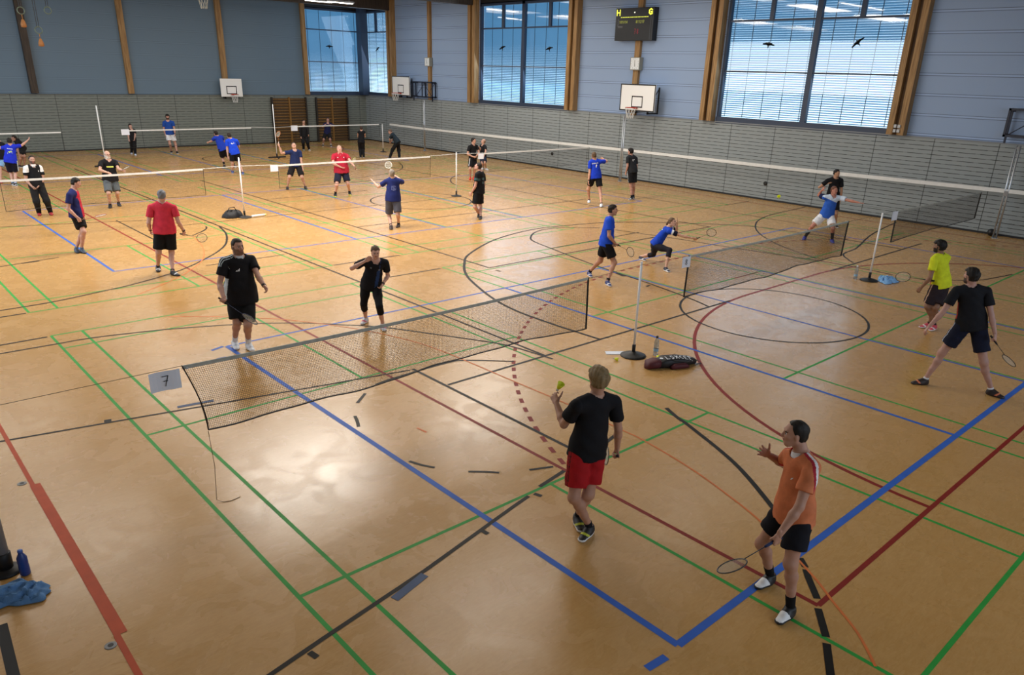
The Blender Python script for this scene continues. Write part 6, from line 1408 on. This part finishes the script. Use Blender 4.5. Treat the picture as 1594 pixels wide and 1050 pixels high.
# 6 lunging woman
person('lunge', 'woman in blue T-shirt lunging forward with outstretched racket arm', ['1c48c4', 'e8ecf2', '10142c'], '23222c', ['141c38', 'e4e8ee'], ('tail', '6b5540'), sk='d0a58e', hands=('open', 'grip'), bottoms='tights', fem=1,
       sh_paint=lambda a, b, u, tl, tr, dl, dr, TL: sel(((np.maximum(tl*(a > 0), tr*(a <= 0)) > .3) & (np.abs(a) > .12), 2), (((dl < .2) | (dr < .2)) & (np.abs(np.maximum(tl*(a > 0), tr*(a <= 0))-.24) < .07) & (np.abs(a) > .1), 1), ((b < 0) & (np.abs(u-.42) < .012) & (np.abs(a) < .1), 1)), sole='e8ecf2', hem=-.02, tight=1,
       rlabel='racket stretched forward by the lunging woman', rang=18, thumb=((-.5, -.5, .2), None))
# 7 blue-white at the net
person('bluewhite', 'player in blue and white shirt, white shorts and black knee socks, arm flung out', ['2f62c8', 'cfe0f4', '122048'], 'e2e6ee', ['3a44b4', '2a3490'], ('crop', '6b4636'), sk='b98272', hands=('open', 'claw'),
       sh_paint=lambda a, b, u, tl, tr, dl, dr, TL: sel(((u+.25*a > .42), 1), ((b < -.02) & (a < 0), 2)), legcut=.78, socks=('15161c', .30), sole='5560c4', skirtf=1.12)
person('behindblack', 'dark-haired man in black T-shirt standing behind the player in blue and white', '14151a', '17181f', '1c1d22', ('short', '191412'), sk='b38a70', hands=('relax', 'relax'), rlabel=None)
# 8 pair by the wall
person('bluecourt', 'man in royal blue shirt with white back print near the window wall', '1a3ec8', '111218', 'e4e8ee', ('short', '5b4632'), sk='c99b86', hands=('relax', 'relax'), legcut=.66, socks=('15161c', .05), sole='a8bcd0', band='l',
       extra=both(emblem('back_lettering', words(9, 5), [WHT], 0, .44, .24, .035, True), emblem('back_figure', shuttle_fig, [WHT], -.01, .35, .08, .10, True)))
person('darkgrey', 'dark-haired man in charcoal T-shirt and black shorts beside the aluminium post', '26292e', ['16171c', 'd6dae0'], ['20232a', 'dfe3e8'], ('mop', '15110f'), sk='b5897a', hands=('relax', 'relax'), legcut=.78, socks=('15161a', .08),
       bt_paint=lambda an, t: np.where((np.abs(an-10) < 5), 1, 0), extra=emblem('back_print', [(0, [(0, .4), (.15, 1), (.3, .1), (.15, 0)]), (0, [(.5, .3), (.95, .5), (.9, .8), (.6, .8)])], [WHT], .0, .38, .10, .10, True))
# middle row
person('blackmid', 'stocky man in black T-shirt looking up, in front of the white pole near mid court', ['15171c', '3c5a5e'], '131419', '1c1d22', ('short', '2e2621'), sk='c4988a', hands=('open', 'relax'), legcut=.8, socks=('15161a', .06), sole='4a4a50', hem=-.10,
       sh_paint=lambda a, b, u, tl, tr, dl, dr, TL: sel(((tl > .3) & (tl < .5) & (a > .14), 1)), extra=emblem('back_print', words(3, 9, .0, .3)+words(4, 3, .5, .8), [mat('print_teal', '5d8088', .8)], 0, .32, .16, .22, True))
person('blackred', 'dark-haired man in black T-shirt with red shoes standing in front of a bald man', '141519', ['17181d', 'c9cdd4'], 'd2402a', ('short', '1a1513'), sk='c09482', hands=('relax', 'relax'), legcut=.82, sole='c23a28', bt_paint=lambda an, t: np.where((np.abs(an) < 8), 1, 0))
person('balding', 'bald man in dark shirt and navy shorts half hidden behind the man with red shoes', '17181d', '1f2a44', 'd8dce2', ('fringe', '8a7460'), sk='c79c8a', hands=('relax', 'relax'), sole='e4e6ea')
person('navyback', 'grey-haired man in navy T-shirt and grey shorts with both arms raised, seen from behind', '1e2a68', '50525e', ['2a2426', '5a3c36'], ('crop', '8b8177'), sk='c9a08e', hands=('open', 'grip'), legcut=.86, socks=('1c1a1e', .07), sole='50403c',
       rlabel='racket raised above the head of the grey-haired man in navy', rcol='c9cbc4', extra=emblem('back_print', words(3, 7, .1, .9)+ring_fig, [mat('print_grey', '59649a', .8)], -.03, .30, .13, .14, True))
person('bending', 'person in dark clothes bending forward by the short pole near the far corner', '1e2a34', '131519', '17181c', ('short', '5b4a40'), sk='b08a7c', hands=('relax', 'relax'), bottoms='trousers')
person('womanback', 'woman in black sleeveless top and black trousers seen from behind, far court', '121319', '141419', '17181c', ('bun', '3a2a22'), sk='c49a88', hands=('relax', 'relax'), bottoms='trousers', fem=1, sleeve=.12, tight=1)
person('racketup', 'man in navy T-shirt and black shorts looking up with racket raised, behind the net', '1f2c58', '15151a', '17181d', ('short', '2a1f1a'), sk='c99f8c', hands=('relax', 'grip'), legcut=.86, sole='24252a', rlabel='wooden-coloured racket raised by the man in the navy T-shirt', rcol='b4703c', rang=38, rgrip='e4e6e8')
person('redpolo', 'heavy bald man in red polo shirt and navy shorts behind the white-taped net', 'b0203a', ['1a2038', 'd0d4dc'], '16171b', ('crop', 'a08476'), sk='d0a292', hands=('grip', 'relax'), legcut=.82, socks=('15161a', .10), sole='c8d060', collar='a81c36',
       rlabel='yellow-green racket held out by the heavy man in red', rcol='b8c26a', rang=40, extra=both(emblem('left_patch', ring_fig, [WHT], .10, .44, .04, .04), emblem('right_patch', ring_fig, [WHT], -.10, .44, .04, .04)))
person('barsleft', 'person in black top and black trousers in front of the gap between the wall bars', '13141a', '131419', ['17181d', 'd8dce2'], ('short', '1a1513'), sk='b58c7a', bottoms='trousers', sleeve=1.3)
person('barsright', 'player in dark blue T-shirt and black shorts with white socks before the right wall bars', '161c48', '131419', '17181d', ('short', '221a18'), sk='b58c82', legcut=.85, socks=('e0e2e6', .12))
person('womanfar', 'dark-haired woman in black clothes and pale shoes at the left end of the far net', '14151b', '121318', ['a8bcd8', 'd8dce8'], ('long', '1c1614'), sk='c09a8c', bottoms='trousers', fem=1, sole='d8dce8')
person('bluewhitefar', 'tall man in blue T-shirt and white shorts standing behind the far net', '1c4596', 'dfe5ee', '191a1e', ('mop', '17120f'), sk='b98c7c', beard='2a1f1a', legcut=.66, socks=('1a1b20', .04), band='l')
person('bluebend', 'player in blue T-shirt and black shorts leaning left with arm out, far court', '1c3cb4', '121319', '15161c', ('short', '1c1614'), sk='bd9484', hands=('grip', 'relax'), socks=('15161a', .16), legcut=.85)
person('blueback', 'player in bright blue T-shirt with small white back print, seen from behind, far court', '1d4ae0', '121319', ['1e2c6a', '6c86c0'], ('short', '2a2220'), sk='c9a08e', legcut=.8, sole='8fa4cc', extra=emblem('back_print', [(0, [(0, .3), (.3, 0), (1, .2), (.9, .5), (.4, .3), (.3, .6), (.95, .8), (.7, 1), (.1, .8)])], [WHT], 0, .38, .14, .08, True))
person('blackwhite', 'bearded man in black polo with white shoulders and black trousers, hands clasped', ['14151a', 'dfe3e8'], '131418', 'a22a30', ('receding', '1c1512'), sk='b08a7a', beard='54403a', bottoms='trousers', collar='dfe3e8', sole='8c2028',
       sh_paint=lambda a, b, u, tl, tr, dl, dr, TL: sel(((np.maximum(tl*(a > 0), tr*(a <= 0)) > -.15) & (np.abs(a) > .145) & (u > TL-.19) & (b > -.2) & (np.maximum(tl*(a > 0), tr*(a <= 0)) < .42), 1)),
       extra=emblem('chest_emblem', tri, [WHT], .09, .40, .03, .05))
person('bluearm', 'player in royal blue shirt with yellow-green back print, arm stretched out', '1b2fc0', ['16182c', 'c8dcea'], ['17181d', 'e4e8ec'], ('short', '17130f'), sk='c49a8c', hands=('relax', 'relax'), legcut=.9, socks=('8fb4e0', .06), sole='eceef0',
       bt_paint=lambda an, t: np.where((np.abs(an+10) < 16), 1, 0),
       extra=both(emblem('back_figure', [(0, [(0, .0), (.5, .35), (1, .3), (.9, .6), (.5, .7), (1, .8), (.8, 1), (.2, .7)])], [mat('print_lime', 'c2d86a', .8)], 0, .30, .16, .12, True), emblem('back_lettering', words(6, 5), [WHT], .0, .42, .17, .025, True)))
person('stooped', 'person in black stooping behind the far net at the left edge', '131419', '14151a', '15161a', ('short', '1c1512'), sk='a88070')
person('edge', 'player in dark shirt and light blue shorts cut off by the left edge', '15161c', '86b4e4', 'a03a40', ('short', '1c1512'), sk='c49a8c', sole='a03a40')
def lime_bar(*a): chest_patch('yellow_bar', mat('bar_lime', 'e6ee6a', .6), -.02, .355, .20, .036)(*a)
person('greyshorts', 'older bald man with glasses and white beard in black T-shirt and grey shorts', '131419', '5e666c', '17181c', ('fringe', 'b8b4ac'), sk='c99f8c', beard='c9c4bc', legcut=.9, socks=('15161a', .06), glasses=True, extra=lime_bar, hands=('open', 'grip'),
       rlabel='dark racket tucked under the arm of the older bald man', rang=80, sole='2a2a2e')
person('navyred', 'man in red T-shirt with navy sleeves and black shorts standing sideways at the left', ['b0243a', '1c2358'], '131418', ['1c3450', '2b3a48'], ('short', '17120f'), sk='c09484', hands=('relax', 'grip'), legcut=.76, socks=('5f7a94', .05), sole='20242c',
       sh_paint=lambda a, b, u, tl, tr, dl, dr, TL: sel(((np.abs(a)+ .35*(u-.38) > .135) & (u > .22), 1), ((tl > .12) & (a > .1), 1), ((tr > .12) & (a < -.1), 1)), rlabel='racket with red frame held flat by the man with navy sleeves', rcol='b03040', rang=78)
person('redback', 'grey-haired man in plain red T-shirt and black shorts seen from behind', 'c8344a', '101116', ['17181c', 'e0e4e8'], ('short', '6d7078'), sk='c0968a', hands=('relax', 'grip'), legcut=.84, socks=('1a1b20', .05), sole='1c1c20', band='lr',
       rlabel='racket held out to the right by the grey-haired man in red', rcol='5a6068', rang=12)
person('bigblack', 'tall heavy bearded man in black sportswear and white shoes behind the nearest net', ['121318', 'c4d4dc', 'e4e8ec'], '0f1014', ['e6ecf4', 'd2dcea'], ('crop', '241b17'), sk='b58c7c', beard='7d5d4c', legcut=.86, socks=('e2e8f0', .12), sole='f0f2f4', band='l', hem=-.13, hands=('relax', 'grip'),
       sh_paint=lambda a, b, u, tl, tr, dl, dr, TL: sel(((a < -.05) & (u > TL-.16) & (b < .06) & (b > -.05) & (np.abs(((b+.05)*100) % 3.4-1.1) < .8) & (a < -.06) & (tr < .25), 1), ((a < -.13) & (u < .26) & (u > -.05) & (b > -.03) & (b < .07), 1)),
       rlabel='blue and white racket held low by the tall heavy man in black', rcol='39476e', rang=68, extra=emblem('chest_logo', three_bars, [WHT], -.07, .39, .06, .045), collar='c8ccd2')
person('womanblack', 'woman in black T-shirt and black leggings wiping her face, behind the nearest net', ['13151c', '28406c'], '0f1015', ['c9ccd6', 'd8406c'], ('tail', '5a4838'), sk='c9a090', bottoms='tights', fem=1, hands=('relax', 'relax'), socks=('e6dfe2', .03), sole='e4e6ec', band='l',
       sh_paint=lambda a, b, u, tl, tr, dl, dr, TL: sel(((a > .05) & (a < .11) & (b > 0) & (u < .34), 1), ((np.abs(a-.085) < .004) & (b > 0) & (u > .3), 1)), thumb=(None, (0, 0, 1)),
       extra=both(emblem('round_emblem', ring_fig, [mat('print_dim', '5d6878', .8)], -.07, .37, .035, .035), emblem('white_emblem', swoosh, [WHT], .09, .36, .04, .03)))
shuttle(*(Vector(POSES['redshorts']['wl'])+Vector((0.0, 0.0, .125))), (math.radians(25), .2, 0), 'yellow shuttlecock pinched in the raised fingers of the player in red shorts', s_=1.15)
